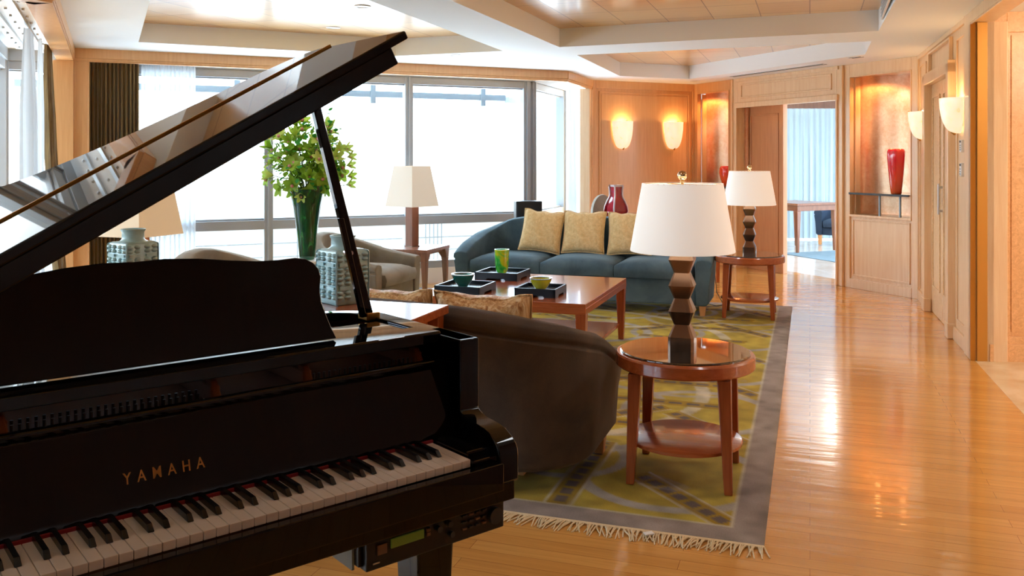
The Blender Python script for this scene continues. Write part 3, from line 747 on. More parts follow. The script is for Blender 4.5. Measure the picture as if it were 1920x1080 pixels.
# prop stick
A_ = Vector((.062, .55, .955)); B_ = Vector((-.122, .55, 1.625))
def stick(p, q, w0, w1, t0):
    mb = MB(); d = (q-p)
    mb.taper(tuple(p), (w0, t0), tuple(q), (w1, t0)); return mb
pr = pp(stick(A_, B_, .030, .022, .022), 'prop_stick', 'black', bevel=.003)
mb = stick(Vector((.038, .535, .965)), Vector((-.03, .535, 1.235)), .016, .014, .014); pp(mb, 'short_prop', 'black', pr, bevel=.002)
mb = MB(); mb.box(.045, .085, .525, .575, .955, .975); pp(mb, 'prop_hinge', 'brass', pr, bevel=.002)
mb = MB(); mb.tube([(-.0, .53, 1.14), (-.0, .565, 1.14)], .006, 10); pp(mb, 'prop_pin', 'steel', pr)
# legs
def pleg(x, y):
    t = MB(); t.taper((x, y, .05), .07, (x, y, .56), .105); t.taper((x, y, .56), .13, (x, y, .625), .13)
    o = pp(t, 'leg', 'black', bevel=.006)
    c_ = MB(); c_.tube([(x-.012, y, .03), (x+.012, y, .03)], .03, 16); c_.tube([(x, y, .03), (x, y, .055)], .012, 8); pp(c_, 'caster', 'brass', o)
pleg(.012, .20); pleg(-1.235, .20); pleg(-.95, 1.45)
# pedal lyre
mb = MB()
for dx in (-.1, .1): mb.taper((-.61+dx, .38, .12), .03, (-.61+dx*.8, .38, .63), .03)
mb.box(-.78, -.44, .33, .45, .06, .13); ly = pp(mb, 'pedal_lyre', 'black', bevel=.006)
for dx in (-.07, 0, .07):
    mb = MB(); mb.prof_x([(.20, .055), (.20, .065), (.36, .09), (.36, .08)], -.61+dx-.014, -.61+dx+.014); pp(mb, 'pedal', 'brass', ly, bevel=.003)
# control unit hung under the key bed
mb = MB(); mb.box(-.252, .105, .015, .24, .553, .62); mb.box(-.262, -.25, .03, .25, .56, .62); cu_ = pp(mb, 'control_unit', 'black_satin', bevel=.003)
mb = MB(); mb.box(-.268, -.2625, .045, .25, .552, .622); pp(mb, 'side_plate', 'grey_steel', cu_)
for y in (.08, .2):
    mb = MB(); mb.tube([(-.271, y, .585), (-.268, y, .585)], .004, 10); pp(mb, 'screw', 'darkgrey', cu_)
mb = MB(); mb.box(-.195, -.115, .011, .016, .588, .606); pp(mb, 'display', 'lcd', cu_)
mb = MB(); mb.box(-.228, -.206, .010, .016, .583, .603); pp(mb, 'card_slot', 'label_tan', cu_)
for z in (.593, .602):
    mb = MB(); mb.box(-.108, -.099, .010, .016, z-.0035, z+.0035); pp(mb, 'button', 'label_tan', cu_)
for x, z in ((-.078, .598), (-.05, .602), (-.045, .578)):
    mb = MB(); mb.tube([(x, .004, z), (x, .016, z)], .0065, 14); pp(mb, 'knob', 'darkgrey', cu_)
mb = MB(); mb.tube([(.075, .003, .588), (.075, .016, .588)], .018, 24); pp(mb, 'dial', 'darkgrey', cu_, smooth=30)
for i in range(4):
    for j in range(3):
        x = -.015+i*.018; z = .577+j*.014; mb = MB(); mb.box(x, x+.011, .009, .016, z, z+.004); pp(mb, 'button', 'label_tan' if (i+j) % 3 == 0 else 'darkgrey', cu_)
mb = MB(); mb.box(-.238, -.222, .012, .016, .566, .569); pp(mb, 'maker_mark', 'steel', cu_)

# ================================================================= RUG
def rug():
    Cr = V2(.90, 3.142); Wd = 4.2; Ln = 5.42
    m = Matrix.Identity(4); ru = u; rl = -v
    step = .0125
    nu = int(Ln/step); nv = int(Wd/step)
    import numpy as np
    U, Vv = np.meshgrid(np.linspace(0, Ln, nu+1), np.linspace(0, Wd, nv+1), indexing='ij')
    X = Cr.x+ru.x*U+rl.x*Vv; Y = Cr.y+ru.y*U+rl.y*Vv
    rng = np.random.RandomState(3)
    def lin(c): return np.array(srgb(*c))
    olive = lin((150, 120, 0)); yel = lin((200, 184, 78)); grey = lin((166, 162, 158)); taupe = lin((88, 78, 82)); cream = lin((200, 194, 176)); bg_ = lin((150, 138, 130))
    def smooth_noise(sc, seed):
        r = np.random.RandomState(seed); g = r.rand(int(Ln/sc)+3, int(Wd/sc)+3)
        a1 = U/sc; b1 = Vv/sc; i = a1.astype(int); j = b1.astype(int); fa = a1-i; fb_ = b1-j; fa = fa*fa*(3-2*fa); fb_ = fb_*fb_*(3-2*fb_)
        return (g[i, j]*(1-fa)*(1-fb_)+g[i+1, j]*fa*(1-fb_)+g[i, j+1]*(1-fa)*fb_+g[i+1, j+1]*fa*fb_)
    n1_ = smooth_noise(.5, 1)*.6+smooth_noise(.12, 2)*.4
    col = olive[None, None]*(1-n1_[..., None])+yel[None, None]*n1_[..., None]
    far = np.clip((U-1.0)/4.5, 0, 1)[..., None]
    def put(mask, c, k=1.0):
        nonlocal col
        mk = np.clip(mask, 0, 1)[..., None]*k; col = col*(1-mk)+c[None, None]*mk
    def soft(d, w): return np.clip((w-d)/.010+.5, 0, 1)
    def ring(cu_, cv, r, w, c, k=.9, el=1.0):
        d = np.abs(np.hypot((U-cu_), (Vv-cv)*el)-r); put(soft(d, w/2), c, k)
    # interlaced rings
    for cu0 in np.arange(.62, Ln, 1.02):
        for cv0 in np.arange(.42, Wd, 1.05):
            ring(cu0, cv0, .40, .060, grey); ring(cu0+.1, cv0+.5, .27, .05, grey, .85)
            if int(cu0/1.02+cv0/1.05) % 2: ring(cu0-.12, cv0+.18, .62, .045, grey, .7)
    for cu0 in np.arange(1.9, Ln, 1.55):
        ring(cu0, 2.1, 1.25, .06, cream, .8, .75)
    # ladders of small squares
    def ladder(a0, b0, a1, b1, w=.05, pitch=.085, rails=True):
        L = math.hypot(a1-a0, b1-b0); da, db = (a1-a0)/L, (b1-b0)/L
        s = (U-a0)*da+(Vv-b0)*db; t = -(U-a0)*db+(Vv-b0)*da
        ins = (s > -.02) & (s < L+.02)
        fld = soft(np.abs(t), w*.5+.035)*ins; put(fld, olive, .9)
        if rails: put(soft(np.abs(np.abs(t)-(w*.5+.03)), .005)*ins, cream, .8)
        ph = np.abs((s/pitch) % 1-.5); put(soft(np.abs(t), w*.5)*(ph < .36)*((s > 0) & (s < L)), taupe, .9)
    ladder(.16, .14, .56, .54); ladder(.16, .81, .95, .79)
    for i in range(5):
        ladder(1.16+.9*i, .15, 1.56+.9*i, .55); ladder(1.16+.9*i, 1.15, 1.66+.9*i, .62)
    for i, uu in enumerate(np.arange(1.3, Ln-.2, .46)):
        ladder(uu, .32, uu+.02, 1.1, .035, .10, False)
        ladder(uu+.2, 1.5, uu+.2, 2.6, .035, .10, False)
    for i in range(6):
        ladder(.4+.85*i, 1.4, .9+.85*i, 2.0); ladder(.9+.85*i, 2.2, .35+.85*i, 2.8); ladder(.4+.85*i, 3.0, .9+.85*i, 3.6)
    put(soft(np.abs(n1_-.2), .03), grey, .25)
    mot = smooth_noise(.06, 5); mot2 = smooth_noise(.2, 6)
    bcol = bg_*1.0
    ed = np.minimum(np.minimum(U-.137, Ln-.137-U), np.minimum(Vv-.125, Wd-.125-Vv))
    mk = np.clip(-ed/.008+.5, 0, 1)[..., None]; col = col*(1-mk)+bcol[None, None]*mk
    mk = np.clip((.004-np.abs(ed))/.006+.5, 0, 1)[..., None]; col = col*(1-mk*.6)+cream[None, None]*mk*.6
    blot = np.clip((smooth_noise(.16, 8)*.6+smooth_noise(.05, 9)*.4-.52)*3, 0, 1)[..., None]
    col = col*(.80+.34*mot[..., None])*(.74+.42*mot2[..., None])*(1-.30*blot)
    me = bpy.data.meshes.new('area_rug'); N = (nu+1)*(nv+1)
    co = np.stack([X, Y, np.full_like(X, .0045)+.001*rng.rand(*X.shape)], -1)
    co[0, :, 2] = .001; co[-1, :, 2] = .001; co[:, 0, 2] = .001; co[:, -1, 2] = .001
    idx = np.arange(N).reshape(nu+1, nv+1)
    F = np.stack([idx[:-1, :-1], idx[:-1, 1:], idx[1:, 1:], idx[1:, :-1]], -1).reshape(-1, 4)[:, ::1]
    me.vertices.add(N); me.vertices.foreach_set('co', co.reshape(-1).astype('f'))
    me.loops.add(F.size); me.loops.foreach_set('vertex_index', F.reshape(-1).astype('i')); me.polygons.add(len(F)); me.polygons.foreach_set('loop_start', np.arange(0, F.size, 4, dtype='i')); me.polygons.foreach_set('loop_total', np.full(len(F), 4, dtype='i'))
    me.update(calc_edges=True)
    ca = me.color_attributes.new('pile', 'FLOAT_COLOR', 'POINT'); ca.data.foreach_set('color', np.concatenate([col.reshape(-1, 3), np.ones((N, 1))], 1).reshape(-1).astype('f'))
    bm_ = bmesh.new(); bm_.from_mesh(me)
    bm_.faces.ensure_lookup_table()
    if bm_.faces[0].normal.z < 0: bmesh.ops.reverse_faces(bm_, faces=bm_.faces)
    bm_.to_mesh(me); bm_.free()
    m_, nn, bb = new_mat('rug_pile'); at = nn.nodes.new('ShaderNodeVertexColor'); at.layer_name = 'pile'
    f1 = noise(nn, mapping(nn), 260, 2); nn.links.new(mixc(nn, at.outputs[0], ramp(nn, f1, [(.3, (.75, .75, .75)), (.7, (1.1, 1.1, 1.1))]), .6, 'MULTIPLY'), bb.inputs['Base Color'])
    setp(bb, rough=.85, spec=.2, sheen=.04); bump(nn, bb, f1, .5, .004); me.materials.append(m_)
    t = thing('area_rug', 'large olive yellow and grey rug with interlaced rings on the wood floor', 'rug', (Cr.x, Cr.y, 0))
    o = bpy.data.objects.new('pile_field', me); C.objects.link(o); o.parent = t; o.location = (-Cr.x, -Cr.y, 0)
    # fringe along the near edge
    mb = MB(); rr = random.Random(4)
    x = 0
    while x < Wd:
        base = Cr+rl*x; L = .092+rr.uniform(-.02, .016); sk = rr.uniform(-.03, .03)+.02*sin(x*9); z = .006
        p1 = base-ru*.045+rl*(sk*.4); p2 = base-ru*L+rl*sk
        q = [(base.x, base.y, .005), (p1.x, p1.y, .006+rr.random()*.005), (p2.x, p2.y, .003)]
        mb.tube(q, [.0028, .0034, .0020], 5); x += .0058+rr.random()*.003
    mb.box(0, 0, 0, 0, 0, 0)
    o = mb.build('fringe', M['fringe'], t, smooth=80); o.location = (-Cr.x, -Cr.y, 0); o['kind'] = 'stuff'
    mb = MB(frame(Cr, Cr+rl*Wd)); mb.box(0, Wd, -.004, .014, .001, .008); mb.box(0, .0, 0, 0, 0, 0)
    o = mb.build('fringe_hem', M['fringe'], t); o.location = (-Cr.x, -Cr.y, 0)
    mb = MB(); mb.box(0, .035, -.012, .012, .0, .004); o = mb.build('care_label', M['white'], t, rotz=.3); q = Cr+rl*.42-ru*.05; o.location = (q.x-Cr.x, q.y-Cr.y, .012)
rug()

RZ = .006
# ================================================================= ROUND TABLES AND FACETED LAMPS
def round_table(loc, rot, label):
    t = thing('round_side_table', label, 'side table', (loc[0], loc[1], RZ), rot, 'round side tables')
    r = .3025; k = .014
    mb = MB(); mb.lathe([(.001, .452+k), (r-.045, .452+k), (r-.045, .462+k), (r-.006, .462+k), (r, .468+k), (r, .512+k), (r-.006, .520+k), (r-.02, .522+k), (r-.03, .518+k), (.001, .516+k)], 64); mb.build('apron_ring', M['cherry'], t, smooth=35)
    mb = MB(); mb.lathe([(.001, .519+k), (r-.024, .519+k), (r-.020, .522+k), (r-.020, .526+k), (r-.024, .5295+k), (.001, .5295+k)], 64); mb.build('glass_top', M['tint'], t, smooth=35)
    mb = MB(); mb.lathe([(.001, .144), (.240, .144), (.249, .148), (.249, .160), (.240, .164), (.001, .164)], 64); mb.build('lower_shelf', M['cherry'], t, smooth=35)
    for i in range(4):
        an = pi/4+i*pi/2; x, y = .262*cos(an), .262*sin(an)
        mb = MB(); mb.taper((x*1.10, y*1.10, 0), .034, (x*1.0, y*1.0, .47), .056); o = mb.build('leg', M['cherry_leg'], t, bevel=.004)
    return t
T1 = (.762, 3.885); T2 = (2.105, 7.80)
rt = round_table((*T1, 0), radians(-18), 'round cherry side table with dark glass top, nearest the camera')
dup(rt, (*T2, RZ), radians(-18), 'round cherry side table with dark glass top at the right end of the blue sofa')
def faceted_lamp(loc, rot, label):
    t = thing('table_lamp', label, 'lamp', loc, rot, 'white drum shade table lamps')
    # stacked facets: octagon-like squares, chamfered
    z = 0; rings = []
    hs = [(0, .056), (.060, .056), (.113, .033), (.172, .055), (.228, .033), (.284, .055), (.340, .033), (.398, .055), (.450, .034), (.47, .030)]
    for zz, r in hs:
        c_ = r*.80
        rings.append([(r, -c_, zz), (r, c_, zz), (c_, r, zz), (-c_, r, zz), (-r, c_, zz), (-r, -c_, zz), (-c_, -r, zz), (c_, -r, zz)])
    mb = MB(); mb.loft(rings); mb.build('faceted_base', M['bronze'], t)
    mb = MB(); mb.tube([(0, 0, .47), (0, 0, .75)], .006, 10); mb.build('rod', M['brass'], t)
    mb = MB(); mb.lathe([(.228, .434), (.2285, .437), (.177, .730), (.1765, .733), (.1745, .731), (.226, .435)], 72, cap=False); rr = [(.233, .448), (.231, .449)]
    o = mb.build('lamp_shade', M['shade'], t, smooth=50)
    mb = MB()
    for an in (0, 2*pi/3, 4*pi/3): mb.tube([(0, 0, .728), (.175*cos(an), .175*sin(an), .728)], .0025, 6)
    mb.tube([(.1755*cos(2*pi*i/40), .1755*sin(2*pi*i/40), .730) for i in range(41)], .0018, 6); mb.build('shade_ring', M['brass'], t)
    mb = MB(); mb.sphere((0, 0, .767), .0215, 24, 14); mb.lathe([(.008, .732), (.012, .740), (.006, .748)], 14); mb.build('finial', M['silver'], t, smooth=60)
    mb = MB(); mb.lathe([(.012, .52), (.030, .58), (.030, .61), (.012, .64)], 16); mb.build('bulb', M['downlight'], t, smooth=60)
    return t
lr = radians(-19)
l1 = faceted_lamp((T1[0]-.010, T1[1], .5437+RZ), lr, 'large table lamp with white drum shade and stacked bronze facets on the nearest round table')
l2 = dup(l1, (*T2, .5437+RZ), lr, 'table lamp with white drum shade on the round table beside the blue sofa')
for T in (T1, T2):
    lamp('table_lamp_bulb', 'POINT', (T[0], T[1], .5297+.64), 5, (1, .78, .52), .05)

# ================================================================= COFFEE TABLE
CT = V2(1.098, 0); cr = V2(.465, 5.56)
ZT = .465+RZ
ct = thing('coffee_table', 'low square cherry coffee table with a lower shelf in front of the blue sofa', 'coffee table', (*(cr+u*.65-v*.6), RZ), au)
mb = MB(); mb.box(-.6, .6, -.65, .65, .435, .465); mb.box(-.6, .6, -.65, .65, .395, .437); tp = mb.build('table_top', M['cherry'], ct, bevel=.003)
mb = MB(); mb.box(-.56, .56, -.60, .60, .10, .125); mb.build('lower_shelf', M['cherry'], ct, bevel=.003)
for sx in (-1, 1):
    for sy in (-1, 1):
        mb = MB(); mb.taper((sx*.568, sy*.618, 0), .040, (sx*.565, sy*.615, .396), .068); mb.build('leg', M['cherry_leg'], ct, bevel=.003)
def ray(x, y, z):
    Y = 1650*(1.39-z)/(y-298); return V2((x-960)/1650*Y, Y)
def tray(c, s, label, sy=None):
    sy = sy or s
    t = thing('serving_tray', label, 'tray', (*c, ZT), au, 'black lacquer trays')
    a_, b_ = s/2, sy/2; h_ = .058; th = .014
    mb = MB(); mb.box(-a_+th, a_-th, -b_+th, b_-th, .026, .034); mb.build('tray_floor', M['trayin'], t)
    # walls with a low arch cut in each
    mb = MB()
    def wall(L, pos, ax):
        arch = [(-L, 0), (-L*.45, 0), (-L*.40, .013), (L*.40, .013), (L*.45, 0), (L, 0), (L, h_), (-L, h_)]
        if ax == 0: mb.prof_y(arch, pos-th/2, pos+th/2)
        else:
            n = len(arch); vs = [(pos-th/2, p[0], p[1]) for p in arch]+[(pos+th/2, p[0], p[1]) for p in arch]
            mb.add(vs, [tuple(range(n))[::-1], tuple(range(n, 2*n))]+[(i, (i+1) % n, n+(i+1) % n, n+i) for i in range(n)])
    wall(a_, -b_+th/2, 0); wall(a_, b_-th/2, 0); wall(b_, -a_+th/2, 1); wall(b_, a_-th/2, 1)
    mb.build('tray_wall', M['blacktray'], t, bevel=.0015)
    return t
ZT = .465+RZ
def traycorners(pn, label):  # near-right corner and sizes
    pass
ty = tray(ray(1014, 541, ZT+.04), .285, 'black square tray holding the yellow glass bowl, nearest on the coffee table')
tt = tray(ray(873, 536, ZT+.04), .33, 'black square tray holding the teal glass bowl, at the left of the coffee table')
tg = tray(ray(943, 511, ZT+.04), .34, 'black square tray holding the tall green glass, at the back of the coffee table')
def bowl(loc, R, h_, mats, label, name='glass_bowl'):
    t = thing(name, label, 'bowl', loc)
    pr_ = [(.001, 0), (R*.38, 0), (R*.45, h_*.06), (R*.74, h_*.42), (R*.92, h_*.8), (R*.955, h_*.93)]
    inn_ = [(R*.93, h_*.93), (R*.88, h_*.78), (R*.68, h_*.42), (R*.38, h_*.14), (.001, h_*.1)]
    mb = MB(); mb.lathe(pr_+inn_, 48, cap=False); mb.build('bowl_body', M[mats[0]], t, smooth=60)
    mb = MB(); mb.lathe([(R*.935, h_*.90), (R*.97, h_*.91), (R, h_*.96), (R*.99, h_), (R*.90, h_*1.0), (R*.80, h_*.965), (R*.78, h_*.94), (R*.86, h_*.9), (R*.935, h_*.90)], 48, cap=False); mb.build('folded_rim', M[mats[1]], t, smooth=60)
    return t
p = ray(868, 537, ZT+.034); bowl((p.x, p.y, ZT+.0345), .082, .088, ('teal_glass', 'clear_rim'), 'teal glass bowl with a thick pale rim on the left tray')
p = ray(1014, 543, ZT+.034); bowl((p.x, p.y, ZT+.0345), .078, .080, ('yellow_glass', 'clear_rim'), 'yellow glass bowl with a clear rim on the nearest tray')
p = ray(941, 512, ZT+.034)
t = thing('glass_tumbler', 'tall green and yellow swirled glass vase on the back tray', 'vase', (p.x, p.y, ZT+.0345))
mb = MB(); mb.lathe([(.001, 0), (.030, 0), (.040, .008), (.050, .035), (.055, .09), (.056, .14), (.057, .178), (.0575, .184), (.054, .184), (.052, .14), (.050, .09), (.044, .04), (.03, .02), (.001, .018)], 48, cap=False); mb.build('glass_body', M['green_swirl'], t, smooth=60)

# ================================================================= SOFAS AND ARMCHAIRS
def uwrap(hw, dep, r, n=10):
    """outline of the back seen from above: right arm front -> back -> left arm front; y=0 front, y=dep back"""
    pts = []
    for i in range(6): pts.append((hw, (dep-r)*i/6))
    for i in range(n+1): an = pi/2*i/n; pts.append((hw-r+r*cos(an), dep-r+r*sin(an)))
    k = 10
    for i in range(1, k): pts.append((hw-r-(2*(hw-r))*i/k, dep))
    for i in range(n+1): an = pi/2+pi/2*i/n; pts.append((-hw+r+r*cos(an), dep-r+r*sin(an)))
    for i in range(5, -1, -1): pts.append((-hw, (dep-r)*i/6))
    return pts
def smoothst(t): t = max(0, min(1, t)); return t*t*(3-2*t)
def seating(name, label, cat, loc, rot, hw, dep, r, hb, ha, mat, seats, legmat, zseat=.44, th=.15, group=None, fall=.55, z0=.09, legh=.09, htab=None):
    t = thing(name, label, cat, loc, rot, group)
    pts = uwrap(hw, dep, r)
    # arc length
    Ls = [0]
    for i in range(1, len(pts)): Ls.append(Ls[-1]+math.dist(pts[i], pts[i-1]))
    tot = Ls[-1]; rings = []; rolls = []; mids = len(pts)/2
    for i, p in enumerate(pts):
        a0 = pts[max(0, i-1)]; a1 = pts[min(len(pts)-1, i+1)]
        tx, ty = a1[0]-a0[0], a1[1]-a0[1]; l = math.hypot(tx, ty); ox, oy = ty/l, -tx/l    # outward
        s = min(Ls[i], tot-Ls[i])
        if htab:
            h = htab[-1][1]
            for (sa, ha_), (sb, hb_) in zip(htab, htab[1:]):
                if sa <= s <= sb: h = ha_+(hb_-ha_)*(s-sa)/(sb-sa); break
            q = (h-htab[0][1])/(htab[-1][1]-htab[0][1])
        else: q = smoothst(s/(fall+dep-r)); h = ha+(hb-ha)*q
        tk = th*(.85+.15*q)
        prof = [(-.035, z0), (-.012, z0+.02), (.0, z0+.2), (.012, h-.12), (.018, h-.085), (.004, h-.078), (.022, h-.055), (.018, h-.022), (-.012, h-.004), (-tk*.5, h), (-tk+.01, h-.012), (-tk-.004, h-.045), (-tk, h-.10), (-tk-.0, z0+.16), (-tk+.01, z0)]
        rings.append([(p[0]+ox*d, p[1]+oy*d, z) for d, z in prof])
    mb = MB(); mb.loft(rings, True, True); mb.build('back_shell', M[mat], t, smooth=50, bevel=.012, seg=3)
    mb = MB(); mb.box(-hw+th*.8, hw-th*.8, .02, dep-th*.8, z0, zseat-.135); mb.build('seat_base', M[mat], t, bevel=.012)
    # seat cushions
    W_ = 2*(hw-th)-.01; k = seats
    for i in range(k):
        x0 = -W_/2+W_/k*i+.004; x1 = -W_/2+W_/k*(i+1)-.004
        def fn(ii, jj, x0=x0, x1=x1):
            return None
        mb = MB(); nx, ny = 14, 14; y0, y1 = -.015, dep-th-.0; zb, zt = zseat-.135, zseat
        rg = []
        def top(x, y):
            a_ = 1-abs(2*x-1)**6; b_ = 1-abs(2*y-1)**6; return (zt-.03)+.05*(a_*b_)**.8*(.75+.25*sin(pi*x))
        vs = []; fs = []
        for ii in range(nx+1):
            for jj in range(ny+1):
                x, y = ii/nx, jj/ny
                bl = .010*sin(pi*x); vs.append((x0+(x1-x0)*x, y0+(y1-y0)*y-(bl if jj == 0 else 0), top(x, y)))
        for ii in range(nx):
            for jj in range(ny): q0 = ii*(ny+1)+jj; fs.append((q0, q0+ny+1, q0+ny+2, q0+1))
        base = len(vs); bd = [ii*(ny+1) for ii in range(nx+1)]+[nx*(ny+1)+jj for jj in range(1, ny+1)]+[ii*(ny+1)+ny for ii in range(nx-1, -1, -1)]+[jj for jj in range(ny-1, 0, -1)]
        mid = []
        for q0 in bd: X_, Y_, _ = vs[q0]; mid.append((X_+(.012 if X_ >= x1-.001 else -.012 if X_ <= x0+.001 else 0)*0, Y_-(.016 if Y_ < y0+.03 else 0), (zt+zb)/2-.01))
        low = [(vs[q0][0], vs[q0][1], zb+.004) for q0 in bd]
        vs += mid+low; nb = len(bd)
        for i_ in range(nb):
            j_ = (i_+1) % nb; fs.append((bd[j_], bd[i_], base+i_, base+j_)); fs.append((base+j_, base+i_, base+nb+i_, base+nb+j_))
        fs.append(tuple(base+nb+i_ for i_ in range(nb)))
        mb.add(vs, fs); mb.build('seat_cushion', M[mat], t, smooth=70)
    for sx in (-1, 1):
        for y in (.045 if name == 'armchair' or mat != 'taupe_velvet' else .13, dep-.28):
            xx = sx*(hw-(.065 if y < .2 else .33)); mb = MB(); mb.taper((xx, y+.0, 0), .042, (xx, y, legh+.012), .062); mb.build('leg', M[legmat], t, bevel=.003)
    return t
GS = u*7.845+v*(-2.03)
sofa1 = seating('sofa', 'long slate blue velvet three seat sofa behind the coffee table', 'sofa', (*GS, RZ), au, 1.20, .80, .34, .815, .50, 'blue_velvet', 3, 'oak_leg', zseat=.45, htab=[(0, .495), (.1, .54), (.225, .58), (.45, .62), (.7, .675), (.85, .73), (.95, .765), (1.1, .80), (1.3, .815)])
NS = u*4.195+v*(-2.075)
sofa2 = seating('sofa', 'dark taupe velvet sofa with its curved back to the camera, behind the piano', 'sofa', (*NS, RZ), au+pi, 1.20, .80, .36, .80, .475, 'taupe_velvet', 3, 'oak_leg', zseat=.44, htab=[(0, .475), (.12, .505), (.25, .56), (.4, .615), (.68, .69), (.9, .73), (1.2, .76), (1.6, .775)])
def cushion(c, z, w_, lean, rot, mat, label, group, twist=0, cat='cushion', th=.15, hh=None):
    hh = hh or w_
    t = MB(); n = 16; vs = []; fs = []
    def P(i, j, sgn):
        x, y = 2*i/n-1, 2*j/n-1
        k = max(0, (1-abs(x)**2.6))*max(0, (1-abs(y)**2.6)); pin = 1-.075*(1-abs(x)**2)*abs(y)**3; pin2 = 1-.075*(1-abs(y)**2)*abs(x)**3
        wr = .006*sin(7*x+3*y)*k
        sg_ = .022*(1-x*x)*max(0, y)**4*(1 if hh < w_ else .3)
        return (x*w_/2*pin2, sgn*(th/2*k**.42)+wr, (y*pin+1)*hh/2-sg_+.006*sin(9*x+2)*max(0, y)**3)
    idx = {}
    for sg in (-1, 1):
        for i in range(n+1):
            for j in range(n+1):
                if (i in (0, n) or j in (0, n)) and sg == 1: idx[(sg, i, j)] = idx[(-1, i, j)]; continue
                idx[(sg, i, j)] = len(vs); vs.append(P(i, j, sg))
        for i in range(n):
            for j in range(n):
                q = (idx[(sg, i, j)], idx[(sg, i+1, j)], idx[(sg, i+1, j+1)], idx[(sg, i, j+1)]); fs.append(q if sg < 0 else q[::-1])
    t.add(vs, fs)
    root = thing('throw_pillow', label, cat, (c[0], c[1], z), rot, group); root.rotation_euler = (-lean, twist, rot)
    t.build('pillow_body', M[mat], root, smooth=80)
    bd = [P(i, 0, -1) for i in range(n)]+[P(n, j, -1) for j in range(n)]+[P(n-i, n, -1) for i in range(n)]+[P(0, n-j, -1) for j in range(n)]+[P(0, 0, -1)]
    pm = MB(); pm.tube(bd, .0055, 6, False); pm.build('piping', M[mat], root, smooth=80)
    return root
def sofa_pt(origin, sgn, x, y):       # local sofa coords to the plan
    return origin+v*(x*sgn)+u*(y*sgn)
for i, (x, tw, lab) in enumerate(((-.50, .09, 'gold cushion at the left of the blue sofa, slightly tilted'), (-.055, 0, 'gold cushion in the middle of the blue sofa'), (.40, -.03, 'gold cushion at the right of the three on the blue sofa'))):
    c = sofa_pt(GS, 1, x, .44); cushion(c, .474, .425, radians(17), au, 'cushion', lab, 'gold cushions on the blue sofa', tw)
for x, lab in ((-.71, 'gathered copper gold cushion showing over the taupe sofa back, nearer its right end'), (-.24, 'gathered copper gold cushion peeking over the taupe sofa back, left of the other')):
    c = sofa_pt(NS, -1, x, .47); cushion(c, .446, .46, radians(16), au+pi, 'cushion_silk', lab, 'gold cushions on the taupe sofa', 0, hh=.375, th=.20)
aw = atan2(-v.x, v.y)
A2 = V2(-1.36, 7.86); A1 = V2(-1.97, 6.40)
# chairs face +v: local -y = v
arot = atan2(v.y, v.x)+pi/2
def armchair(c, label): return seating('armchair', label, 'armchair', (*(c+v*.4-u*.02), RZ), arot, .43, .80, .36, .73, .50, 'grey_velvet', 1, 'oak_leg', zseat=.43, htab=[(0, .50), (.2, .53), (.35, .56), (.5, .60), (.65, .645), (.8, .685), (.95, .715), (1.1, .728), (1.25, .73)], th=.12, group='stone velvet tub armchairs')
armchair(A2, 'stone grey velvet tub armchair between the flower vase and the window end table')
armchair(A1, 'stone grey velvet tub armchair nearer the piano, mostly hidden by the music desk')

# ================================================================= END TABLES WITH SQUARE LAMPS
def end_table(c, label):
    t = thing('end_table', label, 'end table', (*c, RZ), au, 'square end tables')
    mb = MB(); mb.box(-.3, .3, -.3, .3, .432, .465); mb.build('table_top', M['walnut'], t, bevel=.003)
    for sx in (-1, 1):
        for sy in (-1, 1):
            mb = MB()
            x1, y1 = sx*.262, sy*.262
            mb.taper((sx*.268, sy*.268, 0), .036, (x1, y1, .34), .060); mb.taper((x1, y1, .34), .060, (x1-sx*.02, y1-sy*.02, .433), .11); mb.build('leg', M['walnut'], t, bevel=.004)
    mb = MB(); mb.box(-.26, .26, -.26, .26, .405, .434); mb.build('apron', M['walnut'], t, bevel=.003)
    return t
ET1 = V2(-.86, 8.85)+u*.3-v*.3; ET2 = V2(-2.43, 5.72)
end_table(ET1, 'square walnut end table by the window, left of the blue sofa')
def square_lamp(c, rot, label, mat='shade_sq'):
    t = thing('table_lamp', label, 'lamp', (*c, .465+RZ), rot, 'square shade table lamps')
    mb = MB(); mb.box(-.05, .05, -.05, .05, .01, .46); mb.build('column', M['walnut'], t, bevel=.004)
    mb = MB(); mb.box(-.056, .056, -.056, .056, 0, .012); mb.build('foot', M['bronze'], t)
    mb = MB(); b0, t0, zb, zt = .196, .135, .425, .845
    o4 = [(-1, -1), (1, -1), (1, 1), (-1, 1)]
    mb.loft([[(x*b0, y*b0, zb) for x, y in o4], [(x*t0, y*t0, zt) for x, y in o4], [(x*(t0-.003), y*(t0-.003), zt) for x, y in o4], [(x*(b0-.003), y*(b0-.003), zb) for x, y in o4]], loop=True)
    mb.build('lamp_shade', M[mat], t)
    mb = MB(); mb.tube([(0, 0, .46), (0, 0, .84)], .005, 8); mb.box(-t0, t0, -.003, .003, .825, .829); mb.build('rod', M['brass'], t)
    mb = MB(); mb.lathe([(.012, .56), (.03, .61), (.03, .64), (.012, .67)], 16); mb.build('bulb', M['downlight'], t, smooth=60)
    lamp('table_lamp_bulb', 'POINT', (c[0], c[1], .465+.70), 4, (1, .72, .42), .04)
    return t
square_lamp(ET1, radians(45+6.5), 'lamp with cream square tapered shade and dark square column by the window')
end_table(ET2, 'square walnut end table hidden behind the piano lid')
square_lamp(ET2, radians(45+24), 'lamp with warm square shade seen under the piano lid', 'shade_sq2')

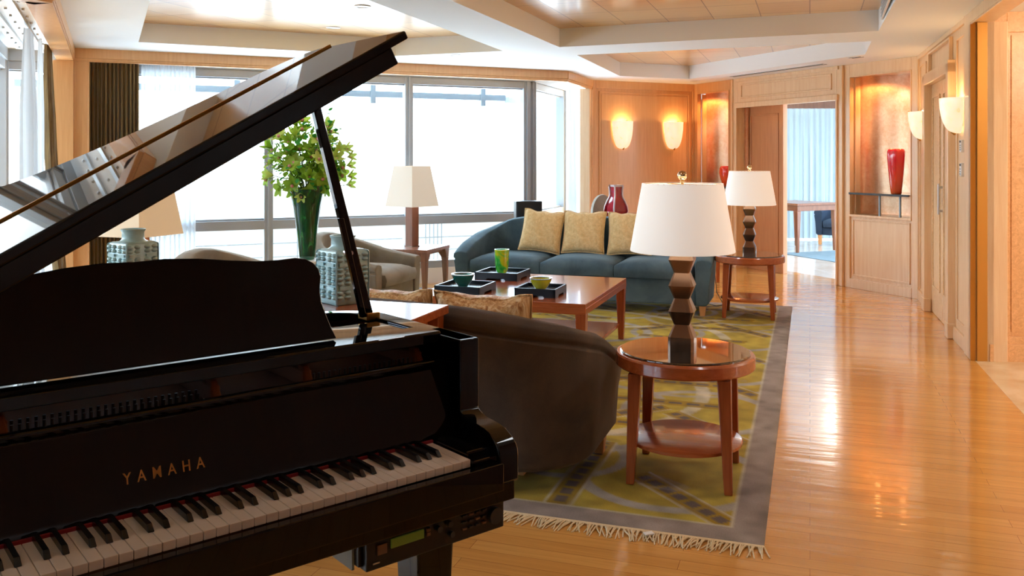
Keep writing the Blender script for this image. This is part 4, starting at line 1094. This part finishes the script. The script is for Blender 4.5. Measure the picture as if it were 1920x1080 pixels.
# ================================================================= SOFA TABLE AND CELADON VASES
st = V2(-.273, 3.607)
STc = u*3.055+v*(-2.28)
t = thing('console_table', 'long glossy cherry console table behind the taupe sofa', 'console table', (*STc, RZ), au)
mb = MB(); mb.box(-.865, .865, -.31, .31, .745, .78); mb.build('table_top', M['cherry'], t, bevel=.003)
mb = MB(); mb.box(-.80, .80, -.26, .26, .68, .746); mb.build('apron', M['cherry'], t, bevel=.003)
for sx in (-1, 1):
    for sy in (-1, 1): mb = MB(); mb.taper((sx*.82, sy*.27, 0), .036, (sx*.82, sy*.27, .746), .056); mb.build('leg', M['cherry_leg'], t, bevel=.003)
def cong_vase(c, rot, label, z=.78+RZ):
    t = thing('celadon_vase', label, 'vase', (*c, z), rot, 'celadon cong vases')
    hw_ = .083; mb = MB()
    o4 = [(-1, -1), (1, -1), (1, 1), (-1, 1)]
    def sq(r, z_, k=.92):
        pts = []
        for x, y in o4:
            pts += [(x*r*k if x*y > 0 else x*r, y*r if x*y > 0 else y*r*k, z_), (x*r if x*y > 0 else x*r*k, y*r*k if x*y > 0 else y*r, z_)]
        return pts
    def circ(r, z_): return [(r*cos(-pi*3/4+2*pi*(i-.5)/8), r*sin(-pi*3/4+2*pi*(i-.5)/8), z_) for i in range(8)]
    rings = [sq(.072, 0), sq(.078, .006), sq(.080, .012), sq(hw_, .02), sq(hw_, .215), sq(.080, .222), sq(.066, .228)]
    mb.loft(rings)
    mb.build('square_body', M['celadon'], t, smooth=35, bevel=.003)
    mb = MB(); mb.lathe([(.066, .226), (.058, .230), (.050, .236), (.048, .245), (.048, .270), (.053, .277), (.054, .283), (.050, .285), (.043, .283), (.041, .24), (.001, .235)], 40, cap=False); mb.build('neck', M['celadon'], t, smooth=60)
    # relief: rows of bosses and bars on each face
    mb = MB()
    for f_ in range(4):
        an = f_*pi/2
        for r_ in range(10):
            z_ = .034+r_*.0192
            for cx_ in ((-.060, -.024, .024, .060) if r_ % 5 != 2 else ()):
                p_ = Vector((cx_, -hw_+.0105, z_)); p_.rotate(Matrix.Rotation(an, 3, 'Z'))
                sp_ = MB(); sp_.sphere((0, 0, 0), .0160, 24, 16, .62)
                mb.add([tuple(Vector(q)+p_) for q in sp_.v], sp_.f)
            if r_ % 5 == 2:
                for cx_ in (-.04, .04):
                    bx = MB(Matrix.Rotation(an, 4, 'Z')); bx.box(cx_-.026, cx_+.026, -hw_-.002, -hw_+.004, z_-.006, z_+.006); mb.add([tuple(q) for q in bx.v], bx.f)
    mb.build('boss_relief', M['celadon'], t, smooth=60)
    return t
cong_vase(V2(-.712, 3.70)-u*.0, radians(45+10-12), 'celadon square vase with rows of bosses, right of the music desk beneath the prop stick')
cong_vase(V2(-1.735, 4.03), radians(45+23-14), 'celadon square vase with rows of bosses, seen left under the piano lid')

# ================================================================= FLOWER TABLE, GREEN VASE, ORCHIDS
FV = V2(-1.70, 7.30)
t = thing('pedestal_table', 'small white topped table under the tall green vase', 'side table', (*FV, RZ))
mb = MB(); mb.lathe([(.001, .525), (.155, .525), (.16, .53), (.16, .545), (.155, .55), (.001, .55)], 40); mb.build('table_top', M['white'], t, smooth=35)
mb = MB(); mb.lathe([(.14, 0), (.14, .015), (.03, .03), (.022, .08), (.022, .5), (.05, .526)], 28); mb.build('pedestal', M['walnut'], t, smooth=45)
t = thing('flower_vase', 'tall tapered emerald green glass vase full of green orchids', 'vase', (*FV, .551+RZ))
mb = MB(); mb.lathe([(.001, 0), (.052, 0), (.062, .006), (.064, .02), (.086, .24), (.112, .44), (.138, .555), (.150, .575), (.150, .583), (.142, .585), (.128, .55), (.10, .43), (.07, .2), (.05, .03), (.001, .02)], 48, cap=False); mb.build('glass_body', M['green_vase'], t, smooth=60)
fr_ = thing('orchid_bouquet', 'big bouquet of lime green orchids and ivy in the green vase', 'flowers', (*FV, .551+.50+RZ))
rr = random.Random(11)
pet = MB()
for k_ in range(5):
    an = 2*pi*k_/5+pi/2; R_ = .047; wd = .017
    vs = []
    for i in range(5):
        s = i/4; wv = wd*sin(pi*(.12+.8*s)); zc = .016*s*s-.004+.006*sin(pi*s)
        for jj, q in enumerate((-1, 0, 1)):
            x = s*R_; y = q*wv; z = zc-.005*(1-abs(q))
            vs.append((x*cos(an)-y*sin(an), x*sin(an)+y*cos(an), z))
    fs = []
    for i in range(4):
        for jj in range(2): o_ = i*3+jj; fs.append((o_, o_+3, o_+4, o_+1))
    pet.add(vs, fs)
pet.cur = 1
lp = MB(); lp.sphere((0, -.008, .008), .009, 8, 6); pet.add([tuple(q) for q in lp.v], lp.f)
pm = pet.mesh('orchid_bloom', [M['petal'], M['lip']], 80)
pm2 = pm.copy()
for vv in pm2.vertices:
    r2 = math.hypot(vv.co.x, vv.co.y); vv.co.z += r2*.75; vv.co.x *= .72; vv.co.y *= .72
st_ = MB(); cnt = 0; centre = Vector((0, 0, .36))
stems = []
for i in range(95):
    for tr in range(60):
        d = Vector((rr.gauss(0, 1), rr.gauss(0, 1), rr.gauss(0, 1))).normalized()*(rr.random()**.38)
        P = Vector((d.x*.36, d.y*.20, d.z*.35))+Vector((0, 0, .33))
        if P.z > -.02+.16*abs(d.x) and all((P-q).length > .06 for q in stems): break
    stems.append(P)
    P.x -= .03
    o = bpy.data.objects.new('orchid_bloom', pm if i % 3 else pm2); C.objects.link(o); o.parent = fr_; o.location = P
    out_ = (P-Vector((0, 0, .15))).normalized()+Vector((rr.uniform(-.4, .4), rr.uniform(-.7, .1), rr.uniform(-.4, .3)))
    o.rotation_mode = 'QUATERNION'; o.rotation_quaternion = out_.to_track_quat('Z', 'Y'); s_ = rr.uniform(1.35, 1.95); o.scale = (s_, s_, s_)
    if i % 2 == 0 or i > 80:
        base = Vector((rr.uniform(-.05, .05), rr.uniform(-.05, .05), -.02)); mid = base.lerp(P, .55)+Vector((0, 0, .06))
        st_.tube([base, base.lerp(mid, .6)+Vector((0, 0, .02)), mid, P-out_.normalized()*.004], .0028, 5)
# far spray of single blooms to the right
for q in ((.34, .0, .19), (.335, -.02, .12), (.33, .02, .28), (.31, 0, .42), (.34, 0, .35)):
    st_.tube([(0.03, 0, 0), (.15, 0, q[2]*.7), q], .0025, 5)
    P = Vector(q); o = bpy.data.objects.new('orchid_bloom', pm2); C.objects.link(o); o.parent = fr_; o.location = P; o.rotation_mode = 'QUATERNION'; o.rotation_quaternion = Vector((1, -.5, .2)).to_track_quat('Z', 'Y'); o.scale = (1.4,)*3
st_.build('stem', M['stem'], fr_, smooth=80)['kind'] = 'stuff'
lf = MB()
def leaf(P, d, s_):
    q = d.to_track_quat('X', 'Z')
    vs = [(0, 0, 0), (.3, .42, .05), (.75, .34, .08), (1.05, 0, -.05), (.75, -.34, .08), (.3, -.42, .05), (.45, 0, -.02)]
    lf.add([tuple(P+q @ (Vector(x)*s_)) for x in vs], [(0, 6, 1), (1, 6, 2), (2, 6, 3), (3, 6, 4), (4, 6, 5), (5, 6, 0)])
for k_ in range(3):
    base = Vector((.03*k_, 0, 0)); tip = Vector(((.17, .22, .02)[k_], (-.02, .03, 0)[k_], (.82, .62, .66)[k_]))
    pts = [base.lerp(tip, s/7)+Vector((.10*sin(pi*s/7), 0, 0)) for s in range(8)]
    lf.tube(pts, .0025, 5)
    for s in range(3 if k_ else 4, 8):
        for q in range(5):
            P = pts[s]+Vector((rr.uniform(-.045, .045), rr.uniform(-.04, .04), rr.uniform(-.05, .04))); leaf(P, Vector((rr.uniform(-1, 1), rr.uniform(-1, .3), rr.uniform(-.8, .5))), rr.uniform(.04, .062))
for k_ in range(60):
    d = Vector((rr.gauss(0, 1), rr.gauss(0, 1), rr.gauss(0, 1))).normalized(); P = Vector((d.x*.26, d.y*.26, d.z*.24+.32)); leaf(P, d+Vector((0, 0, rr.uniform(-.4, .4))), rr.uniform(.035, .06))
lf.build('foliage', M['leaf'], fr_, smooth=80)['kind'] = 'stuff'
lf = MB()
for k_ in range(420):
    d = Vector((rr.gauss(0, 1), rr.gauss(0, 1), rr.gauss(0, 1))).normalized()*(rr.random()**.45); P = Vector((d.x*.33-.03, d.y*.20, d.z*.31+.31)); leaf(P, d+Vector((rr.uniform(-.8, .8), rr.uniform(-.8, .8), rr.uniform(-.8, .8))), rr.uniform(.035, .06))
lf.build('small_bud', M['petal'], fr_, smooth=80)['kind'] = 'stuff'

# ================================================================= BEHIND THE BLUE SOFA
BS = V2(.17, 9.45)
t = thing('floor_speaker', 'black box standing behind the blue sofa by the window post', 'speaker', (*BS, 0), aa*.3)
mb = MB(); mb.box(-.14, .14, -.10, .10, .03, .94); mb.build('cabinet', M['black_satin'], t, bevel=.006)
mb = MB(); mb.box(-.13, .13, -.108, -.10, .08, .93); mb.build('grille', M['blacktray'], t, bevel=.003)
mb = MB(); mb.box(-.16, .16, -.12, .12, 0, .03); mb.build('plinth', M['black_satin'], t)
DK = V2(1.62, 10.12)
t = thing('writing_desk', 'wooden desk behind the blue sofa carrying the crimson vase', 'desk', (*DK, 0), 0)
mb = MB(); mb.box(-.56, .75, -.24, .24, .725, .76); mb.build('desk_top', M['cherry'], t, bevel=.003)
mb = MB(); mb.box(-.50, .69, -.18, .18, .64, .726); mb.build('apron', M['cherry'], t, bevel=.003)
for x in (-.51, .70):
    for y in (-.19, .19): mb = MB(); mb.taper((x, y, 0), .035, (x, y, .726), .05); mb.build('leg', M['cherry_leg'], t)
CV = V2(1.185, 10.02)
t = thing('ceramic_vase', 'crimson square shouldered vase with pale edges behind the blue sofa', 'vase', (*CV, .76), radians(28))
def ring_sq(r, z, k=.80):
    o4 = [(-1, -1), (1, -1), (1, 1), (-1, 1)]; pts = []
    for x, y in o4: pts += [(x*r*k if x*y > 0 else x*r, y*r if x*y > 0 else y*r*k, z), (x*r if x*y > 0 else x*r*k, y*r*k if x*y > 0 else y*r, z)]
    return pts
mb = MB(); mb.loft([ring_sq(.080, 0), ring_sq(.098, .012), ring_sq(.106, .04), ring_sq(.100, .09), ring_sq(.080, .15), ring_sq(.062, .19), ring_sq(.056, .22), ring_sq(.058, .27), ring_sq(.064, .315)], cap=False); mb.build('vase_body', M['crimson'], t, smooth=38)
mb = MB(); mb.loft([ring_sq(.064, .313), ring_sq(.066, .335), ring_sq(.056, .335), ring_sq(.048, .25), ring_sq(.01, .20)], cap=True); mb.build('vase_lip', M['glaze_white'], t, smooth=38)
for k_ in range(4):
    mb = MB(); path = []
    for r_, z_ in ((.0985, .012), (.1045, .04), (.0985, .09), (.079, .15), (.0615, .19), (.0555, .22), (.0575, .27), (.063, .315)):
        an = pi/4+k_*pi/2; path.append((r_*cos(an)*1.28, r_*sin(an)*1.28, z_))
    mb.tube(path, .010, 8); mb.build('pale_edge', M['glaze_white'], t, smooth=60)
CH = V2(1.04, 10.68)
t = thing('desk_chair', 'grey upholstered chair with rounded high back near the crimson vase', 'chair', (*CH, 0), radians(200))
mb = MB(); rings = []
for y, sc in ((-.035, .9), (-.03, .98), (0, 1), (.03, .98), (.035, .9)):
    ring_ = []
    for i in range(20):
        an = pi*i/19; ring_.append((.14*sc*cos(an), .12+y, .74+.225*sc*sin(an)))
    ring_ += [(-.14*sc, .12+y, .46), (.14*sc, .12+y, .46)]
    rings.append(ring_)
mb.loft(rings); mb.build('backrest', M['grey_velvet'], t, smooth=60)
mb = MB(); mb.box(-.17, .17, -.20, .14, .40, .48); mb.build('seat', M['grey_velvet'], t, bevel=.025, seg=3)
for x in (-.13, .13):
    for y in (-.15, .10): mb = MB(); mb.taper((x, y, 0), .028, (x, y, .41), .04); mb.build('leg', M['walnut'], t)

# ================================================================= WALL SCONCES
def sconce(m, x, w_, h_, zt, label, group, depth=None):
    depth = depth or w_*.42
    o0 = m @ Vector((x, 0, 0)); rz = atan2(m.col[0][1], m.col[0][0])
    t = thing('wall_sconce', label, 'wall lamp', (o0.x, o0.y, zt-h_), rz, group)
    prof_ = []
    for i in range(13):
        s = i/12; an = s*pi/2*.98; prof_.append((max(.04, sin(an)**.62), h_*(1-cos(an))**.95 if s > 0 else 0))
    prof_.append((1.0, h_))
    rings = [[(w_/2*r*cos(pi+pi*k/20), -.012+depth*r*sin(pi+pi*k/20), z) for k in range(21)] for r, z in prof_]
    mb = MB(); mb.loft(rings, closed=False, cap=False); o = mb.build('alabaster_bowl', M['alabaster'], t, smooth=70, solid=.006)
    mb = MB(); mb.box(-w_*.16, w_*.16, -.012, 0, h_*.2, h_*.8); mb.build('back_plate', M['brass'], t)
    mb = MB(); mb.tube([(0, -.012-depth*.45, h_*.04), (0, -.012-depth*.30, -.004)], [.006, .009], 10); mb.sphere((0, -.012-depth*.28, -.004), .012, 12, 8); mb.build('finial', M['brass'], t, smooth=60)
    mb = MB(); mb.box(-.012, .012, -depth-.014, -depth-.004, h_-.006, h_+.008); mb.build('clip', M['brass'], t)
    lamp('sconce_bulb', 'POINT', m @ Vector((x, -.012-depth*.5, zt-.02)), 3.5, (1, .62, .28), .03)
m23 = frame(P2, P3)
sconce(m23, .445, .30, .36, 1.885, 'left of the two alabaster sconces on the back panel', 'alabaster sconces on the back panel')
sconce(m23, 1.245, .29, .36, 1.885, 'right of the two alabaster sconces on the back panel', 'alabaster sconces on the back panel')
sconce(m67, .45, .28, .26, 1.835, 'alabaster sconce between the shelf niche and the double doors', 'alabaster sconces beside the double doors', .14)
sconce(m67, 2.30, .28, .26, 1.842, 'alabaster sconce right of the double doors, nearest the hallway', 'alabaster sconces beside the double doors', .14)
# wall controls
for z0, z1, lab in ((1.44, 1.53, 'small white wall keypad below the nearest sconce'), (1.26, 1.36, 'white wall switch box below the keypad')):
    t = thing('wall_control', lab, 'switch', wl(m67, 2.36, 0, z0), atan2(m67.col[0][1], m67.col[0][0]))
    mb = MB(); mb.box(-.035, .035, -.022, 0, 0, z1-z0); mb.build('housing', M['white'], t, bevel=.003)
    mb = MB(); mb.box(-.025, .025, -.024, -.022, (z1-z0)*.78, (z1-z0)*.95); mb.build('screen', M['darkgrey'], t)
    for k_ in range(3): mb = MB(); mb.box(-.02, .02, -.025, -.022, (z1-z0)*(.15+.18*k_), (z1-z0)*(.24+.18*k_)); mb.build('button', M['grey_steel'], t)

# ================================================================= NICHE SHELVES AND VASES
def shelf(m, x0, x1, label):
    t = thing('console_shelf', label, 'shelf', wl(m, (x0+x1)/2, 0, .7945), atan2(m.col[0][1], m.col[0][0]), 'glass shelves in the gilded niches'); h_ = (x1-x0)/2
    mb = MB(); mb.box(-h_, h_, -.04, .24, .222, .232); mb.build('glass_shelf', M['shelf_glass'], t, bevel=.002)
    mb = MB(); mb.box(-h_, h_, -.048, -.036, .214, .236); mb.build('front_bar', M['darkgrey'], t, bevel=.002)
    for x in (-h_*.05, h_*.62): mb = MB(); mb.box(x-.008, x+.008, .0, .016, 0, .214); mb.build('post', M['grey_steel'], t)
    return t
shelf(m36, 2.80, 3.58, 'glass shelf on steel posts in the right niche, under the red vase')
shelf(m36, .09, .74, 'glass shelf in the left niche, half behind the lamp shade')
q = wl(m36, 3.31, .09, .7945+.232)
t = thing('glass_vase', 'tall red to orange ribbed glass vase on the right niche shelf', 'vase', q)
def rib(r, z, k=.0): return [(r*(1+k*cos(6*2*pi*i/48))*cos(2*pi*i/48), r*(1+k*cos(6*2*pi*i/48))*sin(2*pi*i/48), z) for i in range(48)]
sh = [(.045, 0, 0), (.052, .004, 0), (.056, .03, .02), (.066, .12, .03), (.078, .24, .04), (.086, .35, .05), (.089, .40, .06), (.086, .44, .09), (.074, .462, .14), (.055, .468, .2), (.045, .455, .2), (.05, .40, .1), (.001, .38, 0)]
mb = MB(); mb.loft([rib(r, z, k) for r, z, k in sh]); mb.build('glass_body', M['red_vase'], t, smooth=60)
q = wl(m36, .60, .075, .7945+.232)
t = thing('glass_vase', 'round red glass pot in the left niche beside the lamp shade', 'vase', q)
mb = MB(); mb.lathe([(.001, 0), (.05, 0), (.06, .01), (.09, .10), (.108, .18), (.104, .24), (.085, .27), (.06, .262), (.05, .24), (.001, .23)], 40, cap=False); mb.build('glass_body', M['red_vase'], t, smooth=60)

# ================================================================= FAR ROOM FURNITURE
t = thing('square_table', 'wooden table seen through the doorway in front of the sheer curtain', 'table', (4.37, 13.50, .007), radians(28))
mb = MB(); mb.box(-.42, .42, -.42, .42, .69, .725); mb.build('table_top', M['walnut'], t, bevel=.003)
mb = MB(); mb.box(-.40, .40, -.40, .40, .61, .69); mb.build('apron', M['walnut'], t, bevel=.003)
for sx in (-1, 1):
    for sy in (-1, 1): mb = MB(); mb.taper((sx*.385, sy*.385, 0), .035, (sx*.38, sy*.38, .61), .07); mb.build('leg', M['walnut'], t, bevel=.003)
seating('armchair', 'dark blue armchair left of the table in the far room', 'armchair', (3.82, 12.95, 0), radians(100), .36, .62, .20, .70, .60, 'navy', 1, 'oak_leg', zseat=.42, fall=.3, th=.12, z0=.18, legh=.2)
seating('armchair', 'blue armchair right of the table in the far room', 'armchair', (5.20, 13.95, .007), radians(-40), .40, .66, .20, .66, .56, 'navy', 1, 'oak_leg', zseat=.42, fall=.3, th=.13, z0=.16, legh=.18)
mb = MB(); mb.box(-1.3, 1.3, -1.0, 1.0, .001, .006); o = mb.build('area_rug', M['blue_velvet'], loc=(5.5, 12.45, 0), rotz=radians(20)); tag(o, 'grey green rug on the pale floor beyond the doorway', 'rug')

# lamp cord by the blue sofa
q0 = ray(1338, 455, .5)
mb = MB(); mb.tube([(1.96, 8.36, .50), (1.93, 8.40, .34), (1.95, 8.38, .12), (2.0, 8.32, .012), (1.93, 8.28, .006), (1.88, 8.40, .006)], .004, 6)
tag(mb.build('power_cord', M['cord'], smooth=80), 'thin dark lamp cord falling to the floor right of the blue sofa', 'cord')

# ================================================================= CEILING FITTINGS
def downlight(x, y, z, label):
    t = thing('recessed_downlight', label, 'ceiling light', (x, y, z), 0, 'recessed ceiling downlights')
    mb = MB(); mb.lathe([(.062, -.004), (.066, -.001), (.045, -.006), (.038, 0)], 32, cap=False); mb.build('trim_ring', M['white'], t, smooth=50)
    mb = MB(); mb.lathe([(.001, -.002), (.038, -.002)], 24, cap=False); mb.build('lens', M['steel'], t)
def cray(x, y, z):
    Y = 1650*(z-1.39)/(298-y); return ((x-960)/1650*Y, Y)
for (x, y, z, lab) in ((625, 52, H+.168, 'recessed downlight in the left coffer, farther one'), (680, 12, H+.168, 'recessed downlight in the left coffer, nearer one'), (852, 103, H-.001, 'recessed downlight in the white soffit by the window pelmet'), (1303, 151.5, H-.001, 'small downlight in the soffit where two walls meet')):
    q = cray(x, y, z); downlight(q[0], q[1], z, lab)
def slot(p, q, label):
    m = frame(V2(*p), V2(*q)); L = (V2(*q)-V2(*p)).length
    t = thing('air_slot', label, 'air vent', (p[0], p[1], H), atan2(q[1]-p[1], q[0]-p[0]))
    mb = MB(); mb.box(0, L, -.045, .045, -.003, 0); mb.build('slot_frame', M['soffit'], t)
    for y in (-.025, .025): mb = MB(); mb.box(0, L, y-.010, y+.010, -.005, -.002); mb.build('slot_gap', M['dark'], t)
slot(cray(1372, 143.5, H), cray(1546, 119.5, H), 'long dark double air slot in the ceiling above the doorway')
slot(cray(1595, 108.5, H), cray(1616, 106, H), 'short air slot in the ceiling above the right niche')
# wall grille of coffer (right top)
q = V2(2.60, 6.1); t = thing('air_grille', 'slatted air grille at the right edge of the tiled coffer', 'air vent', (q.x, q.y, H+.02), atan2(.9409, .3386))
mb = MB(); mb.box(-.5, .5, -.0, .012, .0, .14); mb.build('grille_frame', M['white'], t)
for k_ in range(5): mb = MB(); mb.box(-.47, .47, .010, .016, .015+k_*.025, .025+k_*.025); mb.build('slat', M['alu'], t)

# ================================================================= OUTSIDE
def rail(A, B, label):
    m = frame(A, B); L = (B-A).length
    t = thing('balcony_railing', label, 'railing')
    for z in (.46, .31):
        mb = MB(m); mb.tube([(0, .5, z), (L, .5, z)], .006, 6); mb.build('cable', M['out_steel'], t)
    x = .4; k = 0
    while x < L:
        for i in range(5):
            mb = MB(m); mb.tube([(x+i*.05, .5, .2), (x+i*.05, .5, .69)], .006, 6); mb.build('rod', M['out_steel'], t)
        x += 1.5
    mb = MB(m); mb.tube([(0, .5, .70), (L, .5, .70)], .02, 8); mb.build('handrail', M['out_steel'], t)
    return t
rail(GA+a*.85, GC, 'thin metal balcony railing outside the back window')
def shade_bar(A, B, label):
    m = frame(A, B); L = (B-A).length
    t = thing('sunshade_bar', label, 'sunshade', group='sunshade bars outside the windows')
    mb = MB(m); mb.box(0, L, .45, .50, 2.10, 2.17); mb.build('bar', M['out_steel'], t)
    for x in (1.55+.55, 3.05+.55, L-.3):
        if x < L: mb = MB(m); mb.box(x-.03, x+.03, .44, .50, 2.03, 2.24); mb.build('bracket', M['out_steel'], t)
shade_bar(GA, GC-a*.1, 'grey horizontal sunshade bar outside the back window')
shade_bar(GC+u*.55, GD+u*.3, 'short sunshade bar outside the narrow window')

# ================================================================= LIGHTING IN THE ROOM
DL = 21; warm = (.93, .96, 1)  # faintly cool tint, offsets the orange bounce of the wood
for (x, y) in ((-.4, 5.6), (1.3, 5.2), (.9, 7.2), (2.6, 6.6), (0.0, 3.2), (1.3, 2.6), (-1.6, 6.9), (2.6, 9.0), (1.9, 10.3), (-2.2, 2.0)):
    lamp('ceiling_fill', 'SPOT', (x, y, H+.15 if (x, y) not in ((2.6, 9.0), (1.9, 10.3)) else H+.14), DL, warm, .16, (0, 0, 0), 110, .8)  # added fill spots, apart from the modelled downlight fittings
lamp('hall_light', 'POINT', (4.6, 4.2, 2.2), 70, (1, .86, .70), .1)
lamp('hall_light', 'POINT', (3.6, 5.6, 2.25), 1.5, (1, .6, .3), .03)
lamp('far_room_light', 'POINT', (4.6, 12.5, 2.3), 25, (1, .85, .7), .1)
